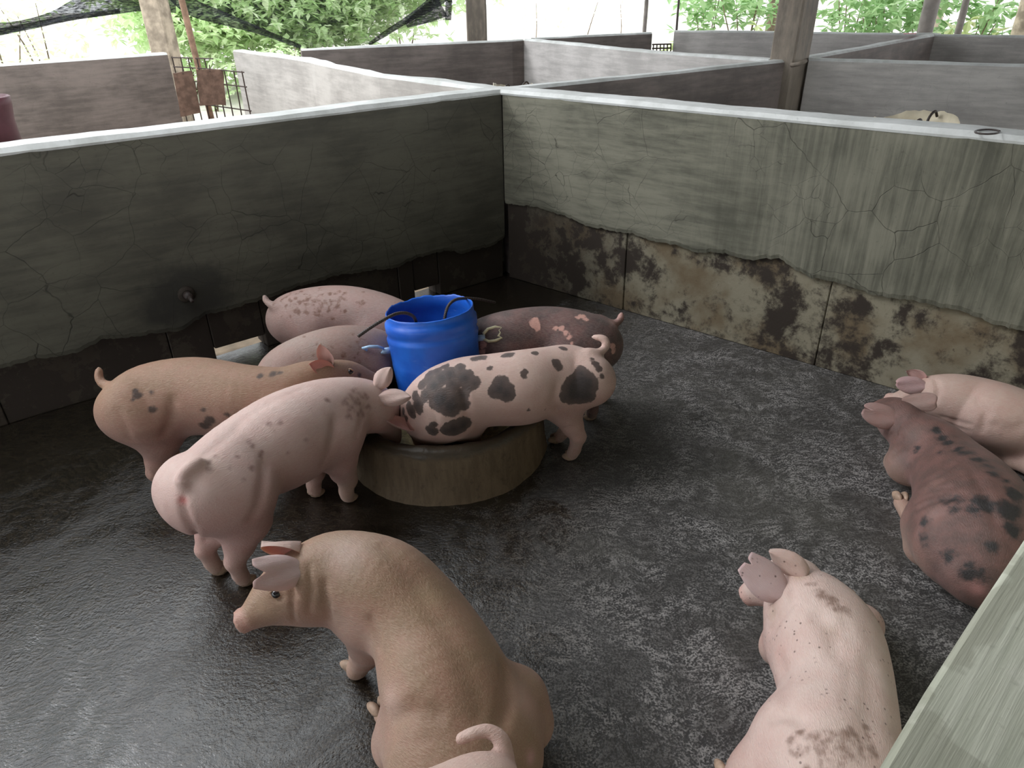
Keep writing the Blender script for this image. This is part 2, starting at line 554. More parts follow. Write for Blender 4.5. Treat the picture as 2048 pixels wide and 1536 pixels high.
def coat(name, edge, corner, d, nrm, run, mat, parent):
    """a thick skin of cement render whose lower rim has broken away"""
    es = []
    for px, py in edge:
        w = on_plane(px, py, corner, nrm)
        es.append(((w[:2] - corner) @ d, w[2]))
    es.sort()
    if es[0][0] > 0.0: es.insert(0, (0.0, es[0][1]))
    es.append((run, es[-1][1] - 0.02))
    S = np.array([e[0] for e in es]); Z = np.array([e[1] for e in es])
    ss = np.arange(max(0.0, S[0]), run, 0.012)
    vs, fs = [], []
    for s in ss:
        z = np.interp(s, S, Z) + 0.006 * fnoise(s * 9, 1.3) + 0.004 * fnoise(s * 31, 4.0)
        w = 0.004 * fnoise(s * 0.9, 2)
        top = WALL_H - 0.012
        o = corner + d * s
        for off, zz in ((0.0, top), (w, top * 0.7 + z * 0.3), (w, z + 0.02), (-0.006 + w, z), (-0.03, z - 0.002)):
            vs.append((*(o + nrm * off), zz))
    for i in range(len(ss) - 1):
        for k in range(4):
            a = i * 5 + k
            fs.append((a, a + 5, a + 6, a + 1))
    o = mesh_obj(name, vs, fs, mat, parent)
    bm = bmesh.new(); bm.from_mesh(o.data); bmesh.ops.recalc_face_normals(bm, faces=bm.faces)
    if (sum((f.normal.xy for f in bm.faces), Vector((0, 0)))).dot(Vector(nrm)) < 0:
        bmesh.ops.reverse_faces(bm, faces=bm.faces)
    bm.to_mesh(o.data); bm.free()
    return o


def blocks(corner, d, nrm, joints, parent, holes=(), z1=0.62):
    """the course of big concrete blocks under the broken render"""
    J = sorted(joints)
    for a, b in zip(J[:-1], J[1:]):
        g = 0.0014
        z0 = 0.07 if any(h0 >= a - 1e-3 and h1 <= b + 1e-3 for h0, h1 in holes) else 0.0
        pr = random.uniform(-0.004, 0.004)
        f = -COAT + pr
        q = []
        for zz in (z0, z1):
            for s, off in ((a + g, f), (b - g, f), (b - g, f - 0.06), (a + g, f - 0.06)):
                q.append((*(corner + d * s + nrm * off), zz))
        mb = MB(); mb.box8(q)
        bm = bmesh.new()
        o = mb.build('concrete_block', M['block'], parent)
        bm.from_mesh(o.data)
        bmesh.ops.recalc_face_normals(bm, faces=bm.faces)
        bmesh.ops.bevel(bm, geom=bm.edges[:], offset=0.004, segments=1, affect='EDGES')
        bm.to_mesh(o.data); bm.free()


def s_of(px, py, corner, d, nrm):
    w = on_plane(px, py, corner, nrm)
    return float((w[:2] - corner) @ d)


# left wall: the core stands behind the render coat and the block course
cA = A1
hA = [tuple(sorted((s_of(885, 590, cA, -dA, nA), s_of(836, 605, cA, -dA, nA)))),
      tuple(sorted((s_of(540, 700, cA, -dA, nA), s_of(440, 730, cA, -dA, nA))))]
core = lambda c, d, n, s, off: c + d * s + n * off
CORE = COAT + 0.055
wl = wall('wall_left', [core(cA, -dA, nA, -0.05, -CORE), core(cA, -dA, nA, LA, -CORE)], 0.075 * (-1), M['render_shaded'], top=M['render_top'], z0=0.07, h=WALL_H - 0.012)
coat('render_coat', EDGE_A, cA, -dA, nA, LA, M['render_shaded'], wl)
jA = [-0.0, hA[0][0], hA[0][1], 0.75, hA[1][0], hA[1][1], 2.0, 2.7, 3.4, LA]
blocks(cA, -dA, nA, jA, wl, holes=hA)
# footings between the two drain openings
edges = [-0.05, hA[0][0], hA[0][1], hA[1][0], hA[1][1], LA]
for a, b in zip(edges[0::2], edges[1::2]):
    mb = MB()
    mb.box8([(*core(cA, -dA, nA, s_, o_), zz) for zz in (0.0, 0.075) for s_, o_ in ((a, -COAT - 0.05), (b, -COAT - 0.05), (b, -CORE - 0.075), (a, -CORE - 0.075))])
    mb.build('footing', M['block'], wl)
# coping of the left wall

def coping(name, corner, d, nrm, run, mat, parent, t0=0.006, t1=CORE + 0.078):
    vs, fs = [], []
    ss = np.arange(-0.10, run, 0.05)
    for s in ss:
        o = corner + d * s
        e, z = 0.004 * fnoise(s * 2.1, 2.0), 0.004 * fnoise(s * 1.3, 5.0)
        for off, zz in ((t0 + e - 0.004, WALL_H - 0.022), (t0 + e, WALL_H - 0.012), (t0 - 0.014 + e, WALL_H + 0.006 + z), (-t1 + 0.012, WALL_H + 0.006 + z), (-t1 - e, WALL_H - 0.012), (-t1 + 0.004, WALL_H - 0.022)):
            vs.append((*(o + nrm * off), zz))
    for i in range(len(ss) - 1):
        for k in range(5):
            a = i * 6 + k
            fs.append((a, a + 6, a + 7, a + 1))
    o = mesh_obj(name, vs, fs, mat, parent, smooth=False)
    bm = bmesh.new(); bm.from_mesh(o.data); bmesh.ops.recalc_face_normals(bm, faces=bm.faces)
    if sum(f.normal.z for f in bm.faces) < 0: bmesh.ops.reverse_faces(bm, faces=bm.faces)
    bm.to_mesh(o.data); bm.free()
    return o


coping('coping', cA, -dA, nA, LA, M['render_top'], wl)

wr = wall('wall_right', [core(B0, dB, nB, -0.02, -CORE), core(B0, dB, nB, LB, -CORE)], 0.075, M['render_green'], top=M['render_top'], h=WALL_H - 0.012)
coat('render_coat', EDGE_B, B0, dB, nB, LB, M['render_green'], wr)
jB = [0.0, s_of(1242, 600, B0, dB, nB), s_of(1632, 700, B0, dB, nB), 0, 0]
jB[3] = jB[2] * 2 - jB[1]; jB[4] = jB[3] * 2 - jB[2]
blocks(B0, dB, nB, [j for j in jB if j < LB] + [LB], wr)
coping('coping', B0, dB, nB, LB, M['render_top'], wr)

# near wall under the camera
C0, C1 = np.array([0.26, 0.31]), np.array([0.51, 0.54])
dC = (C1 - C0) / np.linalg.norm(C1 - C0)
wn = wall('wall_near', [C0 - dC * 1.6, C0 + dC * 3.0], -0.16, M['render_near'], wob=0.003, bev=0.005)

# the pens beyond
wall('wall_back_right', [A1 + nA * -0.02 + dA * 0.06, (1.88, 5.54), (2.06, 5.66)], 0.10, M['cement_brown'], top=M['render_top'])
wall('wall_alley', [(-2.76, 7.97), (-1.74, 6.63), (-0.86, 5.19), (-0.12, 4.36)], 0.115, M['cement_far'], top=M['render_top'], wob=0.012)
wall('wall_far_left', [(-7.2, 4.1), (-4.34, 6.71), (-3.3, 7.66)], 0.12, M['cement_brown'], top=M['render_top'])
wall('wall_far_middle', [(-2.03, 7.82), (0.08, 8.55), (0.21, 8.66)], 0.12, M['cement_brown'], top=M['render_top'])
wall('wall_far_side', [(0.21, 8.66), (1.23, 6.70), (1.93, 5.70)], 0.12, M['cement_lit'], top=M['render_top'])
wall('wall_far_back', [(0.34, 8.80), (1.75, 9.36)], 0.12, M['cement_brown'], top=M['render_top'])
wall('wall_far_right', [(2.06, 9.60), (2.22, 9.53), (3.08, 9.07), (4.45, 8.05)], 0.12, M['cement_lit'], top=M['render_top'])
wall('wall_right_back', [(2.27, 5.80), (4.40, 8.02)], 0.10, M['cement_brown'], top=M['render_top'])
wall('wall_right_end', [(4.37, 8.0), (6.6, 6.3)], 0.10, M['cement_far'], top=M['render_top'])
wall('wall_right_middle', [(2.24, 5.72), (3.39, 5.00), (5.2, 3.9)], 0.10, M['cement_far'], top=M['render_top'])

# floors and ground
mb = MB(); mb.add([(-60, -40, -0.05), (70, -40, -0.05), (70, 90, -0.05), (-60, 90, -0.05)], [(0, 1, 2, 3)])
tag(mb.build('ground', M['ground']), kind='structure')
fl = [(-3.6, 1.35), (-1.0, -0.85), (2.6, 2.0), (6.6, 4.9), (6.6, 6.4), (4.4, 8.2), (2.1, 9.7), (0.2, 8.8), (-2.1, 7.9), (-0.15, 4.4)]
mb = MB()
mb.add([(x, y, 0.0) for x, y in fl] + [(x, y, -0.06) for x, y in fl],
       [tuple(range(10))] + [(i, i + 10, (i + 1) % 10 + 10, (i + 1) % 10) for i in range(10)])
tag(mb.build('floor', M['floor']), kind='structure')


mb = MB()
al = [(-3.4, 1.55), (-0.14, 4.42), (-0.85, 5.2), (-2.8, 8.0), (-3.4, 7.6), (-7.3, 4.1)]
mb.add([(x, y, -0.012) for x, y in al] + [(x, y, -0.06) for x, y in al], [tuple(range(6))] + [(i, i + 6, (i + 1) % 6 + 6, (i + 1) % 6) for i in range(6)])
tag(mb.build('floor_alley', plain('damp brown alley earth', (0.26, 0.195, 0.13), 0.8, 0.4, 0.35, 8.0)), kind='structure')


# roof on its posts, out of the frame overhead
def roof_panel(x0, x1, y0, y1, z0, z1):
    vs, fs = [], []
    xs = np.arange(x0, x1 + 1e-6, 0.095)
    for i, x in enumerate(xs):
        dz = 0.02 * (i % 2)
        t = (x - x0) / (x1 - x0)
        z = z0 + (z1 - z0) * t + dz
        vs += [(x, y0, z), (x, y1, z)]
    for i in range(len(xs) - 1):
        fs.append((2 * i, 2 * i + 2, 2 * i + 3, 2 * i + 1))
    return vs, fs


vs, fs = roof_panel(-0.9, 14.0, -12.0, 10.6, 3.4, 4.4)
v2, f2 = roof_panel(-8.0, -0.9, -12.0, 0.5, 2.92, 3.4)          # unseen panel added to block sky light from the front left
fs += [tuple(i + len(vs) for i in f) for f in f2]
vs += v2
tag(mesh_obj('ceiling', vs, fs, M['roof']), kind='structure')


def Pd(px, py, d):
    """point at horizontal distance d along the view ray of a pixel"""
    v = _f + RGT * (px - 1024) / FPX - UPV * (py - 768) / FPX
    return CAMP + v * (d / math.hypot(v[0], v[1]))


# ---------------------------------------------------------------- posts
def post4(name, corners, z0, z1, mat, label, cat, lean=(0, 0)):
    c = np.mean(corners, axis=0)
    e = empty(name, (c[0], c[1], z0), label, cat)
    vs, fs = [], []
    K = 10
    for i in range(K + 1):
        t = i / K
        for k, q in enumerate(corners):
            j = 0.004 * fnoise(t * 5 + k * 2, k)
            vs.append((q[0] + lean[0] * t + j, q[1] + lean[1] * t - j, z0 + (z1 - z0) * t))
    for i in range(K):
        for k in range(4):
            a, b = i * 4 + k, i * 4 + (k + 1) % 4
            fs.append((a, b, b + 4, a + 4))
    fs += [(3, 2, 1, 0), tuple(K * 4 + k for k in range(4))]
    o = mesh_obj('shaft', vs, fs, mat, e)
    bm = bmesh.new(); bm.from_mesh(o.data); bmesh.ops.recalc_face_normals(bm, faces=bm.faces)
    ed = [x for x in bm.edges if len(x.link_faces) == 2 and x.calc_face_angle(0) > 0.6]
    bmesh.ops.bevel(bm, geom=ed, offset=0.012, segments=1, affect='EDGES'); bm.to_mesh(o.data); bm.free()
    return e


ROOFZ = lambda x: 3.4 + (x + 0.9) / 14.9
post4('concrete_column', [(1.95, 5.72), (2.09, 5.60), (2.27, 5.79), (2.13, 5.91)], 0.0, ROOFZ(2.1) - 0.02, M['column'],
      'square rough concrete column rising where four pen walls meet, right of centre', 'column')
post4('concrete_column', [(-0.42, 8.80), (-0.20, 8.80), (-0.20, 9.0), (-0.42, 9.0)], 0.0, 3.42, M['column'],
      'tan concrete column behind the far brown wall, above the crossing of the pen walls', 'column')
c = Pd(322, 100, 9.3)
post4('concrete_column', [(c[0] - 0.12, c[1]), (c[0] + 0.10, c[1] - 0.03), (c[0] + 0.13, c[1] + 0.18), (c[0] - 0.09, c[1] + 0.21)], -0.05, 2.7, M['bark'],
      'sunlit pale mottled column behind the dark wall at far left', 'column')


def pole(name, a, b, r, mat, label, cat, knob=0):
    e = empty(name, a, label, cat)
    mb = MB()
    a, b = np.array(a), np.array(b)
    n = 9
    mb.tube([a + (b - a) * i / (n - 1) + np.array([0.004 * fnoise(i * 0.7, r * 99), 0.004 * fnoise(i * 0.9, 2), 0]) for i in range(n)],
            [r * (1 + 0.06 * fnoise(i, 3)) for i in range(n)], 10)
    mb.build('shaft', mat, e, True)
    if knob:
        k = MB(); q = a + (b - a) * knob
        k.tube([q + (0, 0, -0.06), q + (0, 0, -0.03), q, q + (0, 0, 0.05)], [r * 1.1, r * 2.4, r * 2.6, r * 1.2], 10)
        k.build('collar', mat, e, True)
    return e


def pole_px(name, pa, pb, d, width_px, mat, label, cat, knob=0, up=1.9):
    """post through two photo pixels at distance d, run down to the ground and up past the frame"""
    a, b = Pd(*pa, d), Pd(*pb, d)
    v = (b - a) / (b[2] - a[2])
    lo = a + v * (-0.05 - a[2])
    hi = a + v * (up - a[2])
    return pole(name, lo, hi, width_px * d / FPX / 2, mat, label, cat, knob)


pole_px('pole', (420, 226), (363, 0), 8.15, 10, M['wood'], 'leaning brown wooden pole standing behind the wire gate', 'pole', up=2.4)
pole_px('pipe_post', (1850, 62), (1866, -4), 9.75, 23, M['pipe'], 'thick grey pipe post leaning behind the far right pen corner', 'post', up=2.3)
pole_px('pipe_post', (1916, 66), (1930, 12), 10.6, 10, M['pipe'], 'thin grey post with a collar near the right edge behind the far pen', 'post', knob=0.84, up=1.85)
pole_px('post', (1289, 62), (1293, 0), 10.4, 7, M['pipe'], 'thin dark post left of the little far gate', 'post', up=2.2)
pole_px('post', (1353, 62), (1356, 24), 10.9, 4, M['rust'], 'short thin iron rod beside the far lit wall', 'post', up=1.45)

# ---------------------------------------------------------------- gate of wire mesh with two hung boards
ga, gb = np.array([-3.28, 7.70]), np.array([-2.80, 8.00])
ga, gb = P(345, 115, 1.05)[:2], P(484, 140, 0.98)[:2]
e = empty('wire_gate', (*(ga + gb) / 2, 0.0), 'rusty welded wire gate between two pen walls at upper left', 'gate')


def gpt(u, z, off=0.0):
    d = (gb - ga) / np.linalg.norm(gb - ga)
    q = ga + (gb - ga) * u + np.array([d[1], -d[0]]) * off
    return np.array([q[0], q[1], z])


for i in range(9):
    u = i / 8.0
    mb = MB(); mb.tube([gpt(u + 0.004 * fnoise(i, 2), 0.18), gpt(u, 0.6, 0.008 * fnoise(i)), gpt(u + 0.01 * fnoise(i, 5), 0.97 if i > 4 else 1.06)], 0.006, 6)
    mb.build('bar', M['rusty_mesh'], e)
for z in (0.22, 0.42, 0.63, 0.84, 0.965):
    mb = MB(); mb.tube([gpt(-0.02, z), gpt(0.5, z + 0.004), gpt(1.02, z - 0.004)], 0.006, 6)
    mb.build('bar', M['rusty_mesh'], e)
mb = MB(); mb.tube([gpt(-0.02, 1.05), gpt(0.62, 1.06)], 0.006, 6); mb.build('bar', M['rusty_mesh'], e)


def plank(px_quad, d, th, mat, label, group=None):
    f = [Pd(x, y, d) for x, y in px_quad]
    n = np.cross(f[1] - f[0], f[3] - f[0]); n /= np.linalg.norm(n)
    c = sum(f) / 4
    e = empty('board', c, label, 'board', group)
    mb = MB(); mb.box8([*f, *[q + n * th for q in f]])
    o = mb.build('panel', mat, e)
    bm = bmesh.new(); bm.from_mesh(o.data); bmesh.ops.recalc_face_normals(bm, faces=bm.faces)
    bmesh.ops.subdivide_edges(bm, edges=bm.edges[:], cuts=4, use_grid_fill=True)
    for v in bm.verts: v.co += Vector((0.004 * fnoise(v.co.z * 9, 1), 0.004 * fnoise(v.co.x * 9, 2), 0.006 * fnoise(v.co.x * 11, 3)))
    bm.to_mesh(o.data); bm.free()
    w = MB()
    for k, (a, b) in enumerate(((f[0], f[1]),)):
        q = a * 0.5 + b * 0.5
        w.tube([q + (0, 0, -0.02), q + (0.0, 0.02, 0.04)], 0.005, 6)
    w.build('tie_wire', M['rusty_mesh'], e)
    return e


plank([(346, 146), (384, 142), (402, 226), (362, 234)], 7.85, 0.02, M['board'], 'dark brown board hung on the wire gate, the left one of two')
plank([(392, 140), (446, 139), (452, 210), (399, 211)], 7.80, 0.02, M['board'], 'squarish brown board hung on the wire gate, the right one of two')
# far small gate between the back walls
e = empty('wire_gate', Pd(1322, 95, 9.8), 'small dark wire gate in the gap of the far back wall', 'gate')
for i in range(6):
    x = 1306 + i * 7
    mb = MB(); mb.tube([Pd(x, 108, 9.8), Pd(x + 1, 88, 9.8)], 0.008, 6); mb.build('bar', M['rusty_mesh'], e)
for y in (89, 97):
    mb = MB(); mb.tube([Pd(1304, y, 9.8), Pd(1343, y - 1, 9.8)], 0.009, 6); mb.build('bar', M['rusty_mesh'], e)

# loose bits on the walls
e = empty('bent_bar', P(1596, 128, 1.06), 'short pale bent bar lying at the foot of the big column', 'bar')
mb = MB(); mb.tube([P(1582, 121, 1.09), P(1584, 130, 1.07), P(1597, 128, 1.08), P(1612, 121, 1.10)], 0.016, 8); mb.build('rod', M['column'], e, True)
mb = MB(); rr = [P(1975 + 25 * math.cos(a), 263.5 + 4.5 * math.sin(a), WALL_H + 0.012) for a in np.linspace(0.3, 6.1, 28)]
mb.tube(rr, 0.0035, 6)
tag(mb.build('wire_loop', M['rust'], None, True), 'thin dark wire loop lying on top of the right pen wall', 'wire')
q = [P(x, y, z) for z in (1.11, 1.16) for x, y in ((1806, 68.5), (1832, 68.5), (1833, 66.5), (1807, 66.5))]
mb = MB(); mb.box8(q); tag(mb.build('red_block', M['redcloth']), 'small red block lying on the far right wall top', 'block')
e = empty('drum', P(-4, 290, 0.9), 'maroon plastic drum edge at the left border behind the left wall', 'drum')
c = Pd(-22, 262, 3.85)
mb = MB(); mb.lathe([(0.11, 0.0), (0.112, 0.5), (0.105, c[2] + 0.04), (0.115, c[2] + 0.10), (0.118, c[2] + 0.13), (0.108, c[2] + 0.135), (0.10, c[2] + 0.05)], (c[0], c[1], 0), 32)
mb.build('shell', M['maroon'], e, True)

# nipple drinker let into the left wall
h = on_plane(372, 588, cA, nA)
e = empty('nipple_drinker', h, 'small dark drinker pipe stub in a wet patch of the left wall', 'drinker')
n3 = np.array([*nA, 0.0])
mb = MB(); mb.tube([h - n3 * 0.02, h + n3 * 0.035, h + n3 * 0.05], [0.020, 0.020, 0.016], 14); mb.build('socket', M['rust'], e, True)
mb = MB(); mb.tube([h + n3 * 0.05, h + n3 * 0.085 + (0, 0, -0.012)], [0.010, 0.008], 10); mb.build('nozzle', M['rust'], e, True)
mb = MB(); mb.lathe([(0.034, 0), (0.040, 0.006), (0.034, 0.014), (0.022, 0.018)], (0, 0, 0), 18)
rot = Vector((0, 0, 1)).rotation_difference(Vector(n3)).to_matrix()
mb.v = [tuple(np.array(rot @ Vector(v)) + h) for v in mb.v]
mb.build('collar', M['block'], e, True)

# ---------------------------------------------------------------- trough, feed, drum and bars
TC = np.array([-0.262, 2.378, 0.0])
e = empty('feed_trough', TC, 'round concrete feed trough ring on the floor around the blue drum', 'trough')


def tj(j, a, r, z):
    return r + 0.006 * fnoise(a * 2.0, j) * (r > 0.05), z + (0.006 * fnoise(a * 1.7, 2.2) if z > 0.1 else 0)


prof = [(0.395, -0.005), (0.387, 0.03), (0.383, 0.12), (0.380, 0.19), (0.370, 0.213), (0.352, 0.220), (0.330, 0.214), (0.318, 0.195), (0.312, 0.10), (0.30, 0.06)]
mb = MB(); mb.lathe(prof, TC, 96, tj); mb.build('ring', M['trough'], e, True)
mb = MB(); mb.lathe([(0.33, 0.055), (0.2, 0.05), (0.001, 0.05)], TC, 48); mb.build('bottom', M['trough'], e, True)
mb = MB(); mb.lathe([(0.309, 0.098), (0.27, 0.105), (0.23, 0.112), (0.15, 0.10)], TC, 64, lambda j, a, r, z: (r, z + 0.012 * fnoise(a * 2 + j, j)))
tag(mb.build('feed', M['feed'], None, True), 'wet yellowish feed mash lying in the round trough', 'feed', kind='stuff')
e2 = empty('dung_splash', TC + np.array([0.12, -0.42, 0]), 'x', 'x')
bpy.data.objects.remove(e2)

BC = np.array([-0.268, 2.395, 0.035])
BR = 0.170
bucket = empty('blue_drum', BC, 'scuffed blue plastic drum cut open, standing in the round trough', 'drum')


def bj(j, a, r, z):
    if z > 0.515:          # hand-cut rim, highest at the back
        z += 0.010 * math.sin(a) + 0.005 * fnoise(a * 2.3, 1.0) * (1 if math.sin(a) > -0.2 else 0.25)
    return r, z


TILT = Matrix.Rotation(math.radians(-8.5), 3, 'X') @ Matrix.Rotation(math.radians(-4.0), 3, 'Y')


def tilt(pts):
    return [tuple(np.array(TILT @ Vector(np.array(q) - BC)) + BC) for q in pts]


prof = [(0.10, 0.0), (0.125, 0.003), (0.134, 0.02), (0.150, 0.12), (0.161, 0.22), (0.166, 0.30), (0.1685, 0.325), (0.1675, 0.332), (0.170, 0.40), (0.1735, 0.418), (0.1745, 0.428),
        (0.1705, 0.436), (0.169, 0.448), (0.1735, 0.455), (0.1745, 0.474), (0.1735, 0.486), (0.167, 0.490), (0.165, 0.508), (0.1655, 0.523), (0.1625, 0.526), (0.160, 0.52),
        (0.160, 0.49), (0.166, 0.478), (0.166, 0.43), (0.160, 0.33), (0.153, 0.22), (0.141, 0.11), (0.125, 0.02), (0.001, 0.012)]
mb = MB(); mb.lathe(prof, BC, 96, bj); mb.v = tilt(mb.v); mb.build('shell', M['blue'], bucket, True)
mb = MB()
mb.lathe([(0.148, 0.215), (0.10, 0.218), (0.001, 0.218)], BC, 32); mb.v = tilt(mb.v)
tag(mb.build('feed', plain('brown dry feed', (0.20, 0.12, 0.06), 0.9, 0.2, 0.3, 90), None, True), 'brown feed lying inside the blue drum', 'feed', kind='stuff')


def lever(px, py, out, col, stem, name_label):
    """flat clip with a stem and two hooked prongs"""
    z = 0.385
    base = BC[:2] + out * 0.168
    o3 = np.array([*out, 0.0]); s3 = np.array([-out[1], out[0], 0.0])
    b = np.array([*base, z + BC[2]])
    mb = MB()
    mb.tube([b, b + o3 * 0.03], [0.013, 0.012], 8)
    mb.v = tilt(mb.v)
    p = mb.build('clip_stem', M['lightblue'], bucket, True)
    loop = [(0.025, 0.012), (0.045, 0.028), (0.075, 0.030), (0.100, 0.020), (0.088, 0.010), (0.092, 0.0), (0.082, -0.012), (0.094, -0.022), (0.068, -0.028), (0.042, -0.024), (0.025, -0.010)]
    m2 = MB()
    m2.tube([b + o3 * u + np.array([0, 0, 1]) * v * 0.75 + s3 * v * 0.6 + np.array([0, 0, u * 0.12]) for u, v in loop] + [b + o3 * 0.025 + np.array([0, 0, 0.01])], 0.006, 6)
    m2.v = tilt(m2.v)
    m2.build('clip', col, bucket, True)


lever(0, 0, np.array([-0.97, -0.22]), M['lightblue'], 0, '')
lever(0, 0, np.array([0.985, 0.10]), M['creamclip'], 0, '')


def rebar(pts, label, r=0.0055):
    c = catmull(pts, 14)
    e = empty('rebar', c[0], label, 'bar')
    mb = MB()
    rad = [r * (1.14 if i % 2 else 0.94) for i in range(len(c))]
    mb.tube(c, rad, 8); mb.build('rod', M['rust'], e)
    return e


zr = 0.06 + 0.52
rebar([Pd(834, 668, 2.36), Pd(831, 640, 2.36), Pd(818, 628, 2.30), Pd(795, 627, 2.25), Pd(768, 639, 2.20), Pd(740, 656, 2.18), Pd(716, 673, 2.16)],
      'dark ribbed steel bar bent over the left rim of the blue drum')
rebar([Pd(889, 660, 2.40), Pd(890, 634, 2.40), Pd(896, 613, 2.42), Pd(908, 601, 2.46), Pd(925, 597, 2.54), Pd(955, 598, 2.64), Pd(990, 605, 2.74)],
      'dark ribbed steel bar bent over the right rim of the blue drum')
rebar([P(728, 872, 0.235), P(745, 858, 0.235), P(778, 842, 0.235)], 'black bar lying over the trough rim under the pale pig', 0.0065)


# cream drums in the neighbouring pens
def cream_drum(px, py, z, r, label, ph):
    c = P(px, py, z)
    e = empty('cream_drum', (c[0], c[1], 0), label, 'drum')

    def cj(j, a, rr, zz):
        if zz > z - 0.06: zz += 0.022 * math.sin(2 * a + ph) + 0.012 * fnoise(a * 2, ph)
        return rr, zz
    mb = MB(); mb.lathe([(0.8 * r, 0.0), (0.94 * r, 0.05), (r, 0.4), (1.03 * r, 0.43), (r, 0.46), (r, z - 0.07), (1.02 * r, z), (1.0 * r, z + 0.003), (0.97 * r, z - 0.05), (0.97 * r, 0.3), (0.001, 0.29)], (c[0], c[1], 0), 64, cj)
    mb.build('shell', M['cream'], e, True)
    for a in (-1.9, 0.5):
        q = np.array([c[0] + 0.8 * r * math.cos(a), c[1] + 0.8 * r * math.sin(a), z])
        t = np.array([0.8, 0.4, 0]) * 0.05
        m2 = MB(); m2.tube(catmull([q - t + (0, 0, -0.12), q - t * 0.9 + (0, 0, -0.01), q + (0, 0, 0.028), q + t * 0.6 + (0, 0, 0.0)], 5), 0.007, 8)
        m2.build('wire_handle', M['rust'], e, True)


cream_drum(1826, 240, 0.96, 0.215, 'cream plastic drum with torn rim in the pen behind the right wall', 0.4)
cream_drum(1026, 174, 0.93, 0.150, 'pale drum rim just behind the crossing of the pen walls', 2.0)


# ---------------------------------------------------------------- shade nets
def net(label, upper, lower, d, hems, dens):
    u = catmull([(x, y, 0) for x, y in upper], 6)[:, :2]
    l = catmull([(x, y, 0) for x, y in lower], 6)[:, :2]
    n = 60
    ru = np.array([u[int(t)] * (1 - t % 1) + u[min(int(t) + 1, len(u) - 1)] * (t % 1) for t in np.linspace(0, len(u) - 1, n)])
    rl = np.array([l[int(t)] * (1 - t % 1) + l[min(int(t) + 1, len(l) - 1)] * (t % 1) for t in np.linspace(0, len(l) - 1, n)])
    e = empty('shade_net', Pd(*rl[n // 2], d), label, 'net')
    vs, fs = [], []
    R = 10
    for i in range(n):
        for k in range(R):
            t = k / (R - 1)
            q = ru[i] * (1 - t) + rl[i] * t
            vs.append(Pd(q[0], q[1], d + 0.10 * fnoise(i * 0.12, 1) * t + 0.05 * fnoise(k * 0.5 + i * 0.05, 3)))
    for i in range(n - 1):
        for k in range(R - 1):
            a = i * R + k
            fs.append((a, a + 1, a + R + 1, a + R))
    mesh_obj('net_sheet', vs, fs, dens, e, True)
    for hm in hems:
        vs, fs = [], []
        h = catmull([(x, y, w) for x, y, w in hm], 8)
        for i, (x, y, w) in enumerate(h):
            tn = h[min(i + 1, len(h) - 1)][:2] - h[max(i - 1, 0)][:2]
            nn = np.array([-tn[1], tn[0]]) / (np.linalg.norm(tn) + 1e-9)
            for k in range(5):
                o = (k / 4 - 0.5) * w
                vs.append(Pd(x + nn[0] * o, y + nn[1] * o, d - 0.06 - 0.03 * math.sin(k * 1.5 + i * 0.3)))
        for i in range(len(h) - 1):
            for k in range(4):
                a = i * 5 + k
                fs.append((a, a + 1, a + 6, a + 5))
        mesh_obj('net_hem', vs, fs, M['net_hem'], e, True)


net('black shade net sagging in front of the greenery, upper centre left', [(376, -70), (520, -75), (700, -75), (860, -70), (912, -66)],
    [(372, -8), (440, 28), (520, 62), (602, 95), (680, 95), (742, 89), (800, 58), (862, 45), (903, 40)], 9.6,
    [[(340, -20, 30), (385, 15, 34), (450, 38, 26), (520, 62, 14), (602, 94, 8)], [(900, -25, 34), (868, 4, 26), (820, 36, 14), (775, 64, 11), (738, 89, 7)],
     [(902, -40, 12), (898, 0, 13), (896, 40, 12)], [(812, 50, 14), (850, 30, 34), (884, 12, 46)]], M['net'])
net('black shade net strip sagging at the top left corner', [(-60, 40), (20, 44), (100, 24), (170, -14), (260, -40), (352, -60)],
    [(-60, 82), (0, 70), (120, 45), (200, 33), (290, 22), (352, 26)], 9.9, [[(-40, 72, 14), (60, 52, 14), (150, 34, 12), (240, 22, 10)]], M['net_hem'])


# ---------------------------------------------------------------- plants outside
def leaf_cluster(vs, fs, c, size, rng, spread):
    """one leaf: pointed blade folded along its rib, two quads"""
    d = rng.normal(size=3); d[2] = d[2] * 0.5 - 0.25; d /= np.linalg.norm(d)
    s = np.cross(d, (0, 0, 1)); s /= np.linalg.norm(s) + 1e-9
    n = np.cross(s, d)
    L, w = size * rng.uniform(0.7, 1.3), size * rng.uniform(0.2, 0.34)
    b = len(vs)
    vs += [c, c + d * L * 0.45 + s * w + n * w * 0.3, c + d * L, c + d * L * 0.45 - s * w + n * w * 0.3, c + d * L * 0.5 - n * w * 0.1]
    fs += [(b, b + 1, b + 4), (b + 1, b + 2, b + 4), (b + 2, b + 3, b + 4), (b + 3, b, b + 4)]


